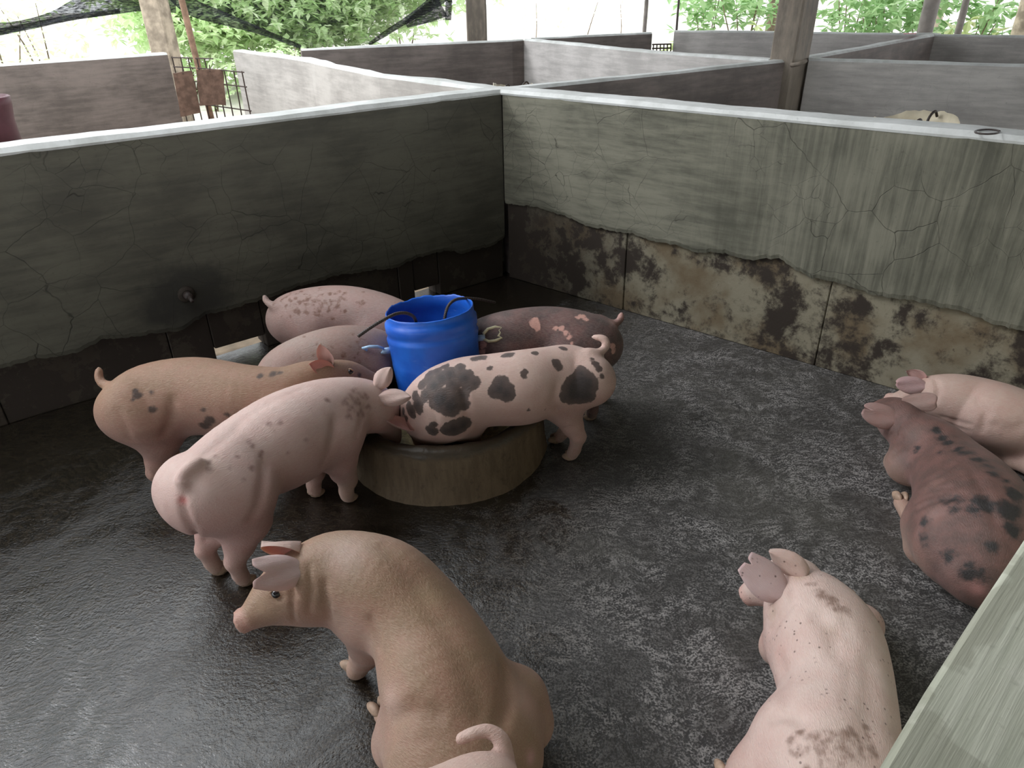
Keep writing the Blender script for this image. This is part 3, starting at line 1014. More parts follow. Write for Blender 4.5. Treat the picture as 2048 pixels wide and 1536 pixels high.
def shrub(name, px, d, w, h, n, size, mat, label, cat, group=None, z0=0.0, stems=5, seed=0):
    rng = np.random.default_rng(seed + int(px) * 7)
    g = Pd(px, 200, d); c = np.array([g[0], g[1], -0.05])
    e = empty(name, c, label, cat, group)
    mb = MB(); tips = []
    for i in range(stems):
        a = rng.uniform(0, 6.28); r = rng.uniform(0.1, 0.42) * w
        t = c + np.array([r * math.cos(a), r * math.sin(a), h * rng.uniform(0.6, 0.95)])
        mb.tube([c + (0.05 * math.cos(a), 0.05 * math.sin(a), 0), c * 0.5 + t * 0.5 + (0.03, 0, 0.05), t], [0.018, 0.012, 0.006], 6)
        tips.append(t)
    mb.build('stem', M['bark_dark'], e, True)
    vs, fs = [], []
    for i in range(n):
        if size > 0.17:      # palmate sprays on the stem ends
            t = tips[rng.integers(len(tips))] + rng.normal(size=3) * np.array([w * 0.28, w * 0.28, h * 0.2])
            for k in range(5): leaf_cluster(vs, fs, t, size, rng, 1)
        else:
            q = rng.normal(size=3); q /= np.linalg.norm(q)
            q = q * rng.uniform(0.4, 1.0) ** 0.5
            leaf_cluster(vs, fs, c + np.array([q[0] * w * 0.55, q[1] * w * 0.55, h * (0.5 + 0.5 * q[2]) + z0]), size, rng, 1)
    f = mesh_obj('foliage', vs, fs, mat, e)
    tag(f, kind='stuff')
    return e


BUSH = [(392, 15.5, 2.2, 2.2, 2300, 'dense green bush behind the shade net, left of the others next to the leaning pole'),
        (505, 16.3, 2.2, 2.3, 2300, 'dense green bush behind the left half of the sagging shade net'),
        (610, 15.4, 2.2, 2.1, 2300, 'dense green bush behind the lowest point of the sagging shade net'),
        (715, 16.2, 2.2, 2.3, 2300, 'dense green bush behind the right half of the sagging shade net'),
        (815, 17.0, 2.2, 2.4, 2000, 'dense green bush behind the right rim of the shade net')]
for i, (px, d, w, h, n, lb) in enumerate(BUSH):
    shrub('shrub', px, d, w, h, n, 0.18, M['leaf_bright'], lb, 'shrub', 'bushes behind the shade net', seed=i, stems=2)
shrub('shrub', 575, 13.6, 1.3, 0.9, 600, 0.12, M['leaf_bright'], 'low yellow green bush behind the net, the left one of two', 'shrub', 'low pale bushes behind the shade net', seed=5, stems=2)
shrub('shrub', 690, 13.4, 1.4, 0.85, 600, 0.12, M['leaf_bright'], 'low yellow green bush behind the net, the right one of two', 'shrub', 'low pale bushes behind the shade net', seed=6, stems=2)
shrub('shrub', 28, 14.5, 1.4, 1.9, 420, 0.15, M['leaf_bright'], 'loose green bush in the very top left corner above the net strip', 'shrub', 'bushes at top left', seed=40, stems=3)
shrub('shrub', 112, 16.0, 1.4, 2.0, 380, 0.15, M['leaf_bright'], 'loose green bush above the net strip, right of the corner bush', 'shrub', 'bushes at top left', seed=41, stems=3)
for i, (px, d, h, lb) in enumerate([(18, 12.5, 0.3, 'small green weed tuft on the bright ground at the left border'), (70, 15.0, 0.4, 'small green weed tuft below the net strip, second from the left border'),
                                    (140, 15.2, 0.4, 'small green weed tuft below the net strip, left of the sunlit column'), (432, 13.0, 0.5, 'green weed tuft on the bright ground right of the leaning pole')]):
    shrub('weed', px, d, 0.35, h, 26, 0.12, M['leaf_bright'], lb, 'weed', 'weed tufts on the bright ground', seed=60 + i, stems=2)
CASS = [(1398, 15.0, 1.3, 1.7, 84, 'green fingered plant beyond the far wall, above its dark end block'), (1468, 14.2, 1.2, 1.6, 84, 'green fingered plant beyond the far wall, between end block and brown tree trunk'),
        (1548, 15.4, 1.3, 1.7, 84, 'green fingered plant close to the left side of the big column'), (1668, 14.4, 1.3, 1.8, 100, 'green fingered plant close to the right side of the big column'),
        (1742, 13.8, 1.2, 1.6, 90, 'green fingered plant midway between the big column and the thick pipe post'), (1812, 14.8, 1.3, 1.7, 96, 'green fingered plant just left of the thick pipe post'),
        (1898, 14.4, 1.2, 1.7, 90, 'green fingered plant behind the thin post with a collar'), (2046, 15.2, 1.4, 1.5, 70, 'green fingered plant at the top right corner beside the pale trunk')]
for i, (px, d, w, h, n, lb) in enumerate(CASS):
    shrub('cassava_plant', px, d, w, h, n, 0.2, M['leaf'], lb, 'plant', 'leafy plants beyond the far right walls', seed=80 + i, stems=5)
for i, (px, d, w, h, n, lb) in enumerate([(1365, 12.8, 0.6, 0.7, 40, 'low yellow green plant over the dark end of the far right wall'), (1522, 12.6, 0.8, 0.8, 50, 'low yellow green plant beside the left face of the big column'), (1886, 12.4, 0.7, 0.85, 44, 'low yellow green plant between the two grey posts')]):
    shrub('fern', px, d, w, h, n, 0.19, M['leaf_pale'], lb, 'plant', 'low pale plants beyond the far right wall', seed=100 + i, stems=4)
for i, (px, d, w, h, n, lb) in enumerate([(1070, 21, 1.6, 1.5, 150, 'thin sunlit bush far away, right of the tan column'), (1160, 23, 1.8, 1.6, 150, 'thin sunlit bush far away, the middle one of three'), (1235, 22, 1.6, 1.6, 140, 'thin sunlit bush far away, left of the thin dark post')]):
    shrub('shrub', px, d, w, h, n, 0.13, M['leaf_bright'], lb, 'shrub', 'far sunlit bushes above the middle walls', seed=120 + i, stems=1)


def trunk(px, d, r, mat, label, lean=0.0):
    g = Pd(px, 300, d); c = np.array([g[0], g[1], -0.05])
    e = empty('tree', c, label, 'tree')
    mb = MB()
    mb.tube([c + (lean * z * 0.2, 0, z) for z in (0, 0.15, 0.5, 1.2, 2.0, 3.0)], [r * 1.5, r * 1.2, r, r * 0.95, r * 0.9, r * 0.85], 14)
    mb.build('trunk', mat, e, True)
    m2 = MB()
    for a in (0.4, 2.4, 4.4):
        t = c + (lean * 0.6, 0, 2.95)
        m2.tube([t, t + (0.5 * math.cos(a), 0.5 * math.sin(a), 0.5), t + (1.1 * math.cos(a), 1.1 * math.sin(a), 0.8)], [r * 0.5, r * 0.3, r * 0.1], 6)
    m2.build('branch', mat, e, True)


trunk(1978, 12.8, 0.16, M['bark'], 'thick pale sunlit tree trunk near the top right corner')
trunk(1508, 16.5, 0.12, M['bark_dark'], 'dark brown tree trunk among the plants left of the big column')
trunk(1806, 17.5, 0.14, M['bark'], 'pale brown tree trunk among the plants right of the big column')


# ---------------------------------------------------------------- pigs: one continuous skin each, grown from an implicit surface
def smin(a, b, k):
    h = np.maximum(k - np.abs(a - b), 0.0) / k
    return np.minimum(a, b) - h * h * k * 0.25


def norm(v):
    return v / (np.linalg.norm(v) + 1e-12)


def w3(p):
    """(px,py,z) in the photo, or ('w',x,y,z) in the world"""
    return np.array(p[1:4], float) if p[0] == 'w' else P(*p[:3])


class Body:
    def __init__(self, nodes):
        C, HH, HW, E = [], [], [], []
        for nd in nodes:
            if nd[0] == 'w':
                C.append(np.array(nd[1:4], float)); HH.append(nd[4]); HW.append(nd[5]); E.append(None)
            elif len(nd) == 5:
                C.append(P(*nd[:3])); HH.append(nd[3]); HW.append(nd[4]); E.append(None)
            else:
                x1, y1, x2, y2, z, asp = nd
                C.append(P((x1 + x2) / 2, (y1 + y2) / 2, z)); HH.append(None); HW.append(asp); E.append(math.hypot(x1 - x2, y1 - y2))
        C = np.array(C)
        for i, e in enumerate(E):
            if e is None: continue
            t = norm(C[min(i + 1, len(C) - 1)] - C[max(i - 1, 0)])
            l = norm(np.cross((0, 0, 1), t)); u = np.cross(t, l)
            n = norm(np.cross(C[i] - CAMP, t))
            ap = e / 2 / FPX * depth(C[i])
            asp = HW[i]
            hh = ap / math.sqrt((n @ u) ** 2 + (asp * (n @ l)) ** 2)
            HH[i], HW[i] = hh, hh * asp
        self.nodes = C
        self.rad = np.c_[HH, HW]
        self.S = catmull(np.c_[C, HH, HW], 5)
        self.S[:, 3:] = np.maximum(self.S[:, 3:], 0.012)
        self.prims = []            # (pts, radii, k)
        self.creases = []          # (pts, width, depth)
        self.pits = []             # (centre, r)
        self.cuts = []
        self.hooves = []
        self.arc = np.r_[0, np.cumsum(np.linalg.norm(np.diff(self.S[:, :3], axis=0), axis=1))]

    def at(self, i):
        """interpolated spine centre, radii, tangent, left, up at node index i"""
        k = min(max(int(round(i * 5)), 0), len(self.S) - 1)
        t = norm(self.S[min(k + 2, len(self.S) - 1), :3] - self.S[max(k - 2, 0), :3])
        l = norm(np.cross((0, 0, 1), t))
        return self.S[k, :3], self.S[k, 3:], t, l, np.cross(t, l)

    def trunk(self, X, full=False):
        best = np.full(len(X), 1e9, np.float32)
        if full:
            bs = np.zeros(len(X)); bu = np.zeros(len(X)); ba = np.zeros(len(X))
        for i in range(len(self.S) - 1):
            a, b = self.S[i], self.S[i + 1]
            ab = (b[:3] - a[:3]); L = np.linalg.norm(ab) + 1e-9; t = ab / L
            l = norm(np.cross((0, 0, 1), t)); u = np.cross(t, l)
            q = X - a[:3].astype(np.float32)
            h = np.clip(q @ t.astype(np.float32) / L, 0, 1)
            rh = a[3] + (b[3] - a[3]) * h; rw = a[4] + (b[4] - a[4]) * h
            qt = q @ t.astype(np.float32) - h * L
            qu = q @ u.astype(np.float32) / rh; ql = q @ l.astype(np.float32) / rw
            rm = np.minimum(rh, rw)
            k0 = np.sqrt(qu * qu + ql * ql + (qt / rm) ** 2)
            k1 = np.sqrt((qu / rh) ** 2 + (ql / rw) ** 2 + (qt / rm / rm) ** 2) + 1e-6
            d = np.where(k0 < 0.3, (k0 - 1) * rm, k0 * (k0 - 1) / k1)
            if full:
                m = d < best
                bs[m] = (self.arc[i] + h * L)[m]; bu[m] = qu[m]
                ba[m] = (np.arctan2(ql, qu) * 0.13)[m]
            best = np.minimum(best, d)
        return (best, bs, bu, ba) if full else best

    def chain(self, X, pts, rad):
        best = None
        for i in range(len(pts) - 1):
            a, b = pts[i], pts[i + 1]
            ab = b - a; L2 = ab @ ab + 1e-12
            q = X - a.astype(np.float32)
            h = np.clip(q @ (ab / L2).astype(np.float32), 0, 1)
            d = np.linalg.norm(q - h[:, None] * ab.astype(np.float32), axis=1) - (rad[i] + (rad[i + 1] - rad[i]) * h)
            best = d if best is None else smin(best, d, 0.012)
        return best

    def sdf(self, X, legs=False):
        X = X.astype(np.float32)
        d = self.trunk(X)
        leg = np.full(len(X), 1e9, np.float32)
        for pts, rad, k in self.prims:
            e = self.chain(X, pts, rad)
            leg = np.minimum(leg, e)
            d = smin(d, e, k)
        for pts, w, dp in self.creases:
            e = self.chain(X, pts, [0.0] * len(pts))
            d = d + dp * np.exp(-(e / w) ** 2)
        for c, t, off in self.cuts:
            q = X - c.astype(np.float32)
            e = np.where((q * q).sum(1) < 0.0064, q @ t.astype(np.float32) - off, -1.0)
            d = np.maximum(d, e)
        for c, r in self.pits:
            d = np.maximum(d, -(np.linalg.norm(X - c.astype(np.float32), axis=1) - r))
        return (d, leg) if legs else d

    def cast(self, o, d, tmax=6.0, t0=0.05):
        """first hit of a ray on the skin"""
        t = t0
        for _ in range(160):
            v = float(self.sdf((o + d * t)[None])[0])
            if v < 0.0012: return o + d * t
            t += max(v * 0.7, 0.002)
            if t > tmax: return None
        return None

    def pixel_hit(self, px, py):
        v = _f + RGT * (px - 1024) / FPX - UPV * (py - 768) / FPX
        return self.cast(CAMP, norm(v))

    # ---- limbs
    def leg(self, kind, foot, i, side, sp=0.6, k=0.05, top=0.0, sc=1.0, dx=0.0, thick=1.0):
        c, r, t, l, u = self.at(i)
        hd = norm(np.array([t[0], t[1], 0.0]))
        T = c + l * side * r[1] * sp + np.array([0, 0, top])
        F = w3(foot)
        if kind == 'hind':
            J = [(0.0, 0.03, 0.092), (0.28, 0.030, 0.070), (0.50, 0.0, 0.042), (0.64, -0.024, 0.030), (0.84, -0.010, 0.0225), (0.92, 0.0, 0.0235)]
        else:
            J = [(0.0, 0.0, 0.074), (0.35, -0.014, 0.058), (0.52, -0.006, 0.045), (0.68, 0.008, 0.035), (0.84, 0.0, 0.0245), (0.92, 0.004, 0.025)]
        pts = [T + (F - T) * a + hd * (b + dx * math.sin(math.pi * a)) for a, b, _ in J]
        self.prims.append((pts, [q * sc * (thick if a < 0.6 else 1.0) for a, _, q in J], k))
        self.hooves.append((F, hd, np.cross((0, 0, 1), hd), pts[-1]))

    def limb(self, pts, rad, k=0.045, hoof=True, flat=False):
        p = [w3(q) for q in pts]
        self.prims.append((p, list(rad), k))
        if hoof:
            hd = norm(p[-1] - p[-2])
            if not flat: hd = norm(np.array([hd[0], hd[1], 0.0]) + 1e-6)
            self.hooves.append((p[-1] + hd * 0.004, hd, norm(np.cross((0, 0, 1), hd)), p[-1]))


def surface_nets(d, org, h):
    s = d < 0
    nx, ny, nz = d.shape
    cnt = np.zeros((nx - 1, ny - 1, nz - 1), np.int8)
    offs = [(i, j, k) for i in (0, 1) for j in (0, 1) for k in (0, 1)]
    for i, j, k in offs: cnt += s[i:nx - 1 + i, j:ny - 1 + j, k:nz - 1 + k]
    mixed = (cnt > 0) & (cnt < 8)
    cells = np.argwhere(mixed)
    idx = np.full(mixed.shape, -1, np.int64); idx[mixed] = np.arange(len(cells))
    acc = np.zeros((len(cells), 3)); n = np.zeros(len(cells))
    for a in offs:
        for ax in range(3):
            if a[ax]: continue
            b = list(a); b[ax] = 1
            va = d[cells[:, 0] + a[0], cells[:, 1] + a[1], cells[:, 2] + a[2]]
            vb = d[cells[:, 0] + b[0], cells[:, 1] + b[1], cells[:, 2] + b[2]]
            cr = (va < 0) != (vb < 0)
            t = np.where(cr, va / (va - vb + 1e-12), 0)
            pos = np.array(a, float)[None].repeat(len(cells), 0); pos[:, ax] += t
            acc[cr] += pos[cr]; n[cr] += 1
    v = org + (cells + acc / np.maximum(n, 1)[:, None]) * h
    F = []
    for ax in range(3):
        o1, o2 = (ax + 1) % 3, (ax + 2) % 3
        sl0 = [slice(None)] * 3; sl1 = [slice(None)] * 3
        sl0[ax] = slice(0, -1); sl1[ax] = slice(1, None)
        e = np.argwhere(s[tuple(sl0)] != s[tuple(sl1)])
        e = e[(e[:, o1] > 0) & (e[:, o2] > 0) & (e[:, o1] < d.shape[o1] - 1) & (e[:, o2] < d.shape[o2] - 1)]
        ins = s[e[:, 0], e[:, 1], e[:, 2]]
        def g(p, q):
            c = e.copy(); c[:, o1] -= p; c[:, o2] -= q
            return idx[c[:, 0], c[:, 1], c[:, 2]]
        quad = np.stack([g(1, 1), g(0, 1), g(0, 0), g(1, 0)], 1)
        quad[~ins] = quad[~ins][:, ::-1]
        F.append(quad)
    return v, np.concatenate(F)


def make_skin(body, h):
    P0 = np.vstack([body.S[:, :3] - body.S[:, 3:].max(1)[:, None], body.S[:, :3] + body.S[:, 3:].max(1)[:, None]] +
                   [np.array(p) + s * max(r) for p, r, _ in body.prims for s in (-1, 1)])
    lo, hi = P0.min(0) - 3 * h, P0.max(0) + 3 * h
    n = np.ceil((hi - lo) / h).astype(int) + 1
    g = [lo[i] + np.arange(n[i]) * h for i in range(3)]
    X = np.stack(np.meshgrid(*g, indexing='ij'), -1).reshape(-1, 3)
    # coarse pass: evaluate the trunk fully only near the skin
    cs = 4
    gc = [np.arange(0, n[i] + cs, cs) for i in range(3)]
    XC = np.stack(np.meshgrid(*[lo[i] + gc[i] * h for i in range(3)], indexing='ij'), -1)
    dc = body.sdf(XC.reshape(-1, 3)).reshape(XC.shape[:3])
    near = np.abs(dc) < cs * h * 2.6
    ii = [np.minimum((np.arange(n[i]) + cs // 2) // cs, len(gc[i]) - 1) for i in range(3)]
    m = near[np.ix_(*ii)].reshape(-1)
    d = dc[np.ix_(*ii)].reshape(-1).astype(np.float32)
    d[m] = body.sdf(X[m])
    d = d.reshape(n)
    v, f = surface_nets(d, lo, h)
    e = np.concatenate([f[:, [0, 1]], f[:, [1, 2]], f[:, [2, 3]], f[:, [3, 0]]])
    for it in range(2):
        s = np.zeros_like(v); c = np.zeros(len(v))
        for a, b in ((0, 1), (1, 0)):
            np.add.at(s, e[:, a], v[e[:, b]]); np.add.at(c, e[:, a], 1)
        v = v * 0.4 + 0.6 * s / c[:, None]
        if it == 0: v0 = v
    eps = 0.002
    d0 = body.sdf(v)
    gr = np.stack([(body.sdf(v + np.eye(3)[k] * eps) - d0) / eps for k in range(3)], 1)
    g2 = np.maximum((gr ** 2).sum(1), 0.25)
    v = v - np.clip(d0 / g2, -h, h)[:, None] * gr * 0.9
    s = np.zeros_like(v); c = np.zeros(len(v))
    for a, b in ((0, 1), (1, 0)):
        np.add.at(s, e[:, a], v[e[:, b]]); np.add.at(c, e[:, a], 1)
    v = v * 0.4 + 0.6 * s / c[:, None]
    v[:, 2] = np.maximum(v[:, 2], 0.003)
    return v, f


def attr(me, name, typ, data):
    a = me.attributes.new(name, typ, 'POINT')
    a.data.foreach_set({'FLOAT': 'value', 'FLOAT_COLOR': 'color', 'FLOAT_VECTOR': 'vector'}[typ], np.asarray(data, np.float32).ravel())


def mixc(a, b, t):
    return np.asarray(a)[None] * (1 - t[:, None]) + np.asarray(b)[None] * t[:, None] if np.ndim(a) == 1 else a * (1 - t[:, None]) + np.asarray(b)[None] * t[:, None]


def ear_mesh(name, base, tip, width, inner, mat, parent, outer_col, inner_col, curl=0.35, bend=0.0, notch=None, spotted=-0.2, th=0.0045, roll=0.0, prof=None):
    base, tip = np.asarray(base), np.asarray(tip)
    ax = tip - base; L = np.linalg.norm(ax); ax = ax / L
    if inner[0] == 'v':                 # inner side turned to (+) or away from (-) the visitor, then tipped
        inner = norm(CAMP - base) * inner[1] + np.asarray(inner[2], float)
    nn = norm(np.asarray(inner, float) - ax * (np.asarray(inner, float) @ ax))
    sd = np.cross(nn, ax)
    U, V = 19, 15
    us = np.linspace(0, 1, U); vv = np.linspace(-1, 1, V)
    wp = np.interp(us, [0, .12, .3, .5, .7, .86, .96, 1], prof or [.50, .78, 1.0, .98, .78, .48, .20, .05])
    front, back = [], []
    for i, u in enumerate(us):
        for v in vv:
            uu = u
            if notch and abs(v - notch[0]) < notch[1]: uu = u * (1 - notch[2] * (1 - abs(v - notch[0]) / notch[1]) * u ** 2)
            p = base + ax * L * uu + sd * width * wp[i] * v * 0.5 + nn * (curl * width * (v * v - 0.5) * (1 - 0.5 * u) + bend * L * u * u + roll * width * v * u
                                                                       + 0.0018 * math.sin(v * 5 + u * 4))
            t = th * (1.3 - 0.9 * abs(v) ** 3) * (1.25 - 0.7 * u)
            front.append(p + nn * t / 2); back.append(p - nn * t / 2)
    vs = front + back
    N = U * V
    fs = []
    for i in range(U - 1):
        for k in range(V - 1):
            a = i * V + k
            fs.append((a, a + V, a + V + 1, a + 1)); fs.append((a + N, a + N + 1, a + N + V + 1, a + N + V))
    rim = [i * V for i in range(U)] + [(U - 1) * V + k for k in range(1, V)] + [i * V + V - 1 for i in range(U - 2, -1, -1)] + [k for k in range(V - 2, 0, -1)]
    for a, b in zip(rim, rim[1:] + rim[:1]): fs.append((a, b, b + N, a + N))
    o = mesh_obj(name, vs, fs, mat, parent, True)
    bm = bmesh.new(); bm.from_mesh(o.data); bmesh.ops.recalc_face_normals(bm, faces=bm.faces); bm.to_mesh(o.data); bm.free()
    col = np.zeros((2 * N, 4)); col[:, 3] = 1
    col[:N, :3] = inner_col; col[N:, :3] = outer_col
    attr(o.data, 'tint', 'FLOAT_COLOR', col)
    attr(o.data, 'spot', 'FLOAT', np.full(2 * N, spotted))
    uvv = np.array([(u * L, v * width, 0) for u in us for v in vv] * 2)
    attr(o.data, 'suv', 'FLOAT_VECTOR', uvv)
    return o


def hoof_mesh(parent, F, hd, lat, ank):
    mb = MB()
    up = norm(np.cross(hd, lat))
    if up[2] < 0: up = -up
    for s in (-1, 1):
        c = F + lat * s * 0.0125 + hd * 0.010 + up * 0.017
        vs = []
        n, m = 8, 6
        for j in range(m + 1):
            a = math.pi * j / m
            for k in range(n):
                b = 2 * math.pi * k / n
                x = -math.cos(a); r = math.sin(a)
                tz = 1.0 - 0.35 * max(x, 0)
                q = c + hd * x * 0.029 + lat * (s * 0.003 * x + r * math.cos(b) * 0.0128) + up * (max(r * math.sin(b), -0.8) * 0.021 * tz - 0.004 * x)
                vs.append(q)
        fs = [(j * n + k, j * n + (k + 1) % n, (j + 1) * n + (k + 1) % n, (j + 1) * n + k) for j in range(m) for k in range(n)]
        mb.add(vs, fs)
    return mb.build('hoof', M['hoof'], parent, True)


def make_pig(label, body, mat, back, belly, legc, h=0.009, tail=None, ears=(), spots=(), eyes=None, snout=None, patches=(), ear_col=None, hooves=True, extra_tints=()):
    if tail:
        pts = catmull([np.r_[w3(q), q[-1]] for q in tail], 6)
        body.prims.append(([q[:3] for q in pts], [q[3] for q in pts], 0.02))
    c0 = body.S[:, :3].mean(0)
    if snout:                                   # flat snout disc with two nostrils on the end of the spine
        c, t = body.S[-1, :3], norm(body.S[-1, :3] - body.S[-4, :3])
        l = norm(np.cross((0, 0, 1), t)); u = np.cross(t, l)
        ring = [c + t * 0.004 + (l * math.cos(a) + u * math.sin(a)) * snout * 0.62 for a in np.linspace(0, 2 * math.pi, 9)]
        body.prims.append((ring, [snout * 0.36] * 9, 0.008))
        for s in (-1, 1): body.pits.append((c + t * 0.013 + l * s * snout * 0.42 - u * 0.002, 0.0068))
        body.cuts.append((c, t, 0.012))
    v, f = make_skin(body, h)
    root = empty('pig', (c0[0], c0[1], 0.0), label, 'pig')
    me = bpy.data.meshes.new('body')
    me.vertices.add(len(v)); me.vertices.foreach_set('co', v.astype(np.float32).ravel())
    me.loops.add(f.size); me.loops.foreach_set('vertex_index', f.astype(np.int32).ravel())
    me.polygons.add(len(f)); me.polygons.foreach_set('loop_start', np.arange(0, f.size, 4, dtype=np.int32))
    me.update(calc_edges=True); me.validate()
    me.shade_smooth(); me.materials.append(mat)
    _, s, qu, ang = body.trunk(v.astype(np.float32), True)
    _, leg = body.sdf(v, True)
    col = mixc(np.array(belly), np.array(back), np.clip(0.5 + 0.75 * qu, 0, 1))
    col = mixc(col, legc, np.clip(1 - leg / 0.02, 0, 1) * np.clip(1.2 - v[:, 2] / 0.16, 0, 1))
    dend = np.linalg.norm(v - body.S[-1, :3], axis=1)
    if snout: col = mixc(col, (0.58, 0.33, 0.29), np.clip(1.5 - dend / 0.03, 0, 0.55))
    for px, py, r, c, a in extra_tints:
        q = body.pixel_hit(px, py)
        if q is None: continue
        rr = r / FPX * depth(q)
        col = mixc(col, c, a * np.exp(-(np.linalg.norm(v - q, axis=1) / rr) ** 2))
    attr(me, 'tint', 'FLOAT_COLOR', np.c_[np.clip(col, 0, 1), np.ones(len(v))])
    sp = np.full(len(v), -0.15)
    for q in spots:
        px, py, r = q[:3]
        hit = body.pixel_hit(px, py)
        if hit is None: continue
        rr = r / FPX * depth(hit)
        sp = np.maximum(sp, rr - np.linalg.norm(v - hit, axis=1))
    attr(me, 'spot', 'FLOAT', sp)
    hd = norm((body.S[-12, :3] - body.S[4, :3]) * np.array([1, 1, 0])); lt = np.array([-hd[1], hd[0], 0])
    attr(me, 'suv', 'FLOAT_VECTOR', np.c_[v @ hd, v @ lt, v[:, 2]])
    link('body', me, root)
    for e in ears:
        kw = dict(e[4]) if len(e) > 4 else {}
        if len(e[0]) == 2:                      # root sunk into the skin, tip lifted off it towards the light
            q = body.pixel_hit(*e[0])
            if q is None: continue
            dd = norm(q - CAMP)
            tipv = norm(_f + RGT * (e[1][0] - 1024) / FPX - UPV * (e[1][1] - 768) / FPX)
            e = (('w', *(q + dd * 0.014)), ('w', *(CAMP + tipv * (np.linalg.norm(q - CAMP) - e[1][2]))), *e[2:])
        ic = kw.pop('inner_col', (0.55, 0.27, 0.24)); oc = kw.pop('outer_col', ear_col or back)
        ear_mesh('ear', w3(e[0]), w3(e[1]), e[2], e[3], mat, root, oc, ic, **kw)
    for q in (eyes or ()):
        hit = body.pixel_hit(*q[:2])
        if hit is None: continue
        d = norm(hit - CAMP)
        mb = MB()
        mb.lathe([(0.0001, -0.011), (0.006, -0.0095), (0.0105, -0.004), (0.0115, 0), (0.0105, 0.004), (0.006, 0.0095), (0.0001, 0.011)], hit + d * 0.006, 16)
        mb.build('eye', M['eye'], root, True)
        # lids: a fold of skin above and below the eye
        t = RGT * 1.0
        for sgn, rr in ((1, 0.0042), (-1, 0.0034)):
            m2 = MB(); m2.tube([hit + d * 0.002 + t * (0.015 * x) + UPV * sgn * (0.0095 - 0.008 * x * x) for x in np.linspace(-1, 1, 9)], [rr * (1 - 0.6 * abs(x)) for x in np.linspace(-1, 1, 9)], 8)
            o = m2.build('eyelid', mat, root, True)
            n = len(o.data.vertices)
            attr(o.data, 'tint', 'FLOAT_COLOR', np.tile((*back, 1), (n, 1))); attr(o.data, 'spot', 'FLOAT', np.full(n, -0.2)); attr(o.data, 'suv', 'FLOAT_VECTOR', np.zeros((n, 3)))
    if hooves:
        for q in body.hooves: hoof_mesh(root, *q)
    return root


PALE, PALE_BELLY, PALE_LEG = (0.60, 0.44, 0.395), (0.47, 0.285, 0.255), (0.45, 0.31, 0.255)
DARK = (0.045, 0.035, 0.034)
S_pale = skin_material('pale pink pig skin', (0.22, 0.13, 0.11), None, 0.012, 0.0, spot_soft=0.009)
S_speck = skin_material('pale pink pig skin with dark hairs', (0.22, 0.14, 0.11), None, 0.02, 0.8, spot_soft=0.010)
S_freckle = skin_material('pink pig skin with brown freckles', (0.17, 0.085, 0.06), None, 0.02, 0.25, spot_soft=0.006)
S_tan = skin_material('ginger pig skin', (0.06, 0.035, 0.025), None, 0.012, 0.0, hair=0.5, spot_soft=0.006, hair_col=(0.50, 0.38, 0.26))
S_pied = skin_material('pink and black spotted pig skin', DARK, (0.12, 0.085, 0.075), 0.014, 0.1, hair=0.3, spot_soft=0.003)
S_dark = skin_material('dark pig skin with pink patches', (0.52, 0.29, 0.24), None, 0.016, 0.0, hair=0.22, spot_soft=0.003)
S_brown = skin_material('brown pig skin', (0.022, 0.018, 0.018), None, 0.03, 0.0, hair=0.22, spot_soft=0.012, hair_col=(0.32, 0.24, 0.21))
PINK_EAR = (0.58, 0.33, 0.31)

def crease(b, pts, w, dp):
    hit = [b.pixel_hit(*q) for q in pts]
    hit = [q for q in hit if q is not None]
    if len(hit) > 1: b.creases.append((hit, w, dp))


def on_skin(b, pts, lift=0.006):
    """tail points laid on the skin: (px,py,r)"""
    out = []
    for px, py, r in pts:
        q = b.pixel_hit(px, py)
        if q is None: continue
        q = q + norm(CAMP - q) * (lift + r * 0.3)
        out.append(('w', *q, r))
    return out


# pale pig standing with its head in the trough, seen from behind
b = Body([(364, 985, 0.355, 0.05, 0.05), (380, 978, 0.35, 0.105, 0.10), (374, 905, 472, 1058, 0.35, 0.95), (440, 850, 528, 1003, 0.355, 0.95), (545, 788, 600, 971, 0.36, 0.95),
          (627, 761, 660, 918, 0.365, 0.92), (692, 755, 712, 872, 0.37, 0.9), (742, 764, 738, 868, 0.34, 0.9), (765, 828, 0.27, 0.072, 0.066), (777, 858, 0.19, 0.050, 0.046), (783, 874, 0.15, 0.038, 0.038)])
b.leg('hind', (488, 1170, 0), 2.2, -1, 0.48, top=-0.03, thick=1.1)
b.leg('hind', (434, 1147, 0), 2.0, 1, 0.45, top=-0.03, thick=1.1)
b.leg('fore', (694, 1002, 0), 5.2, -1, 0.62, top=-0.03)
b.leg('fore', (628, 992, 0), 5.0, 1, 0.55, top=-0.03)
crease(b, [(366, 1000), (370, 1030), (386, 1058), (410, 1082), (440, 1104)], 0.010, 0.014)
crease(b, [(528, 930), (524, 985), (505, 1035)], 0.016, 0.009)
crease(b, [(650, 924), (664, 880), (670, 842)], 0.014, 0.007)
crease(b, [(712, 872), (722, 845), (728, 815)], 0.010, 0.005)
crease(b, [(470, 850), (540, 805), (610, 775)], 0.012, 0.003)
crease(b, [(395, 925), (440, 885), (480, 850)], 0.015, 0.004)
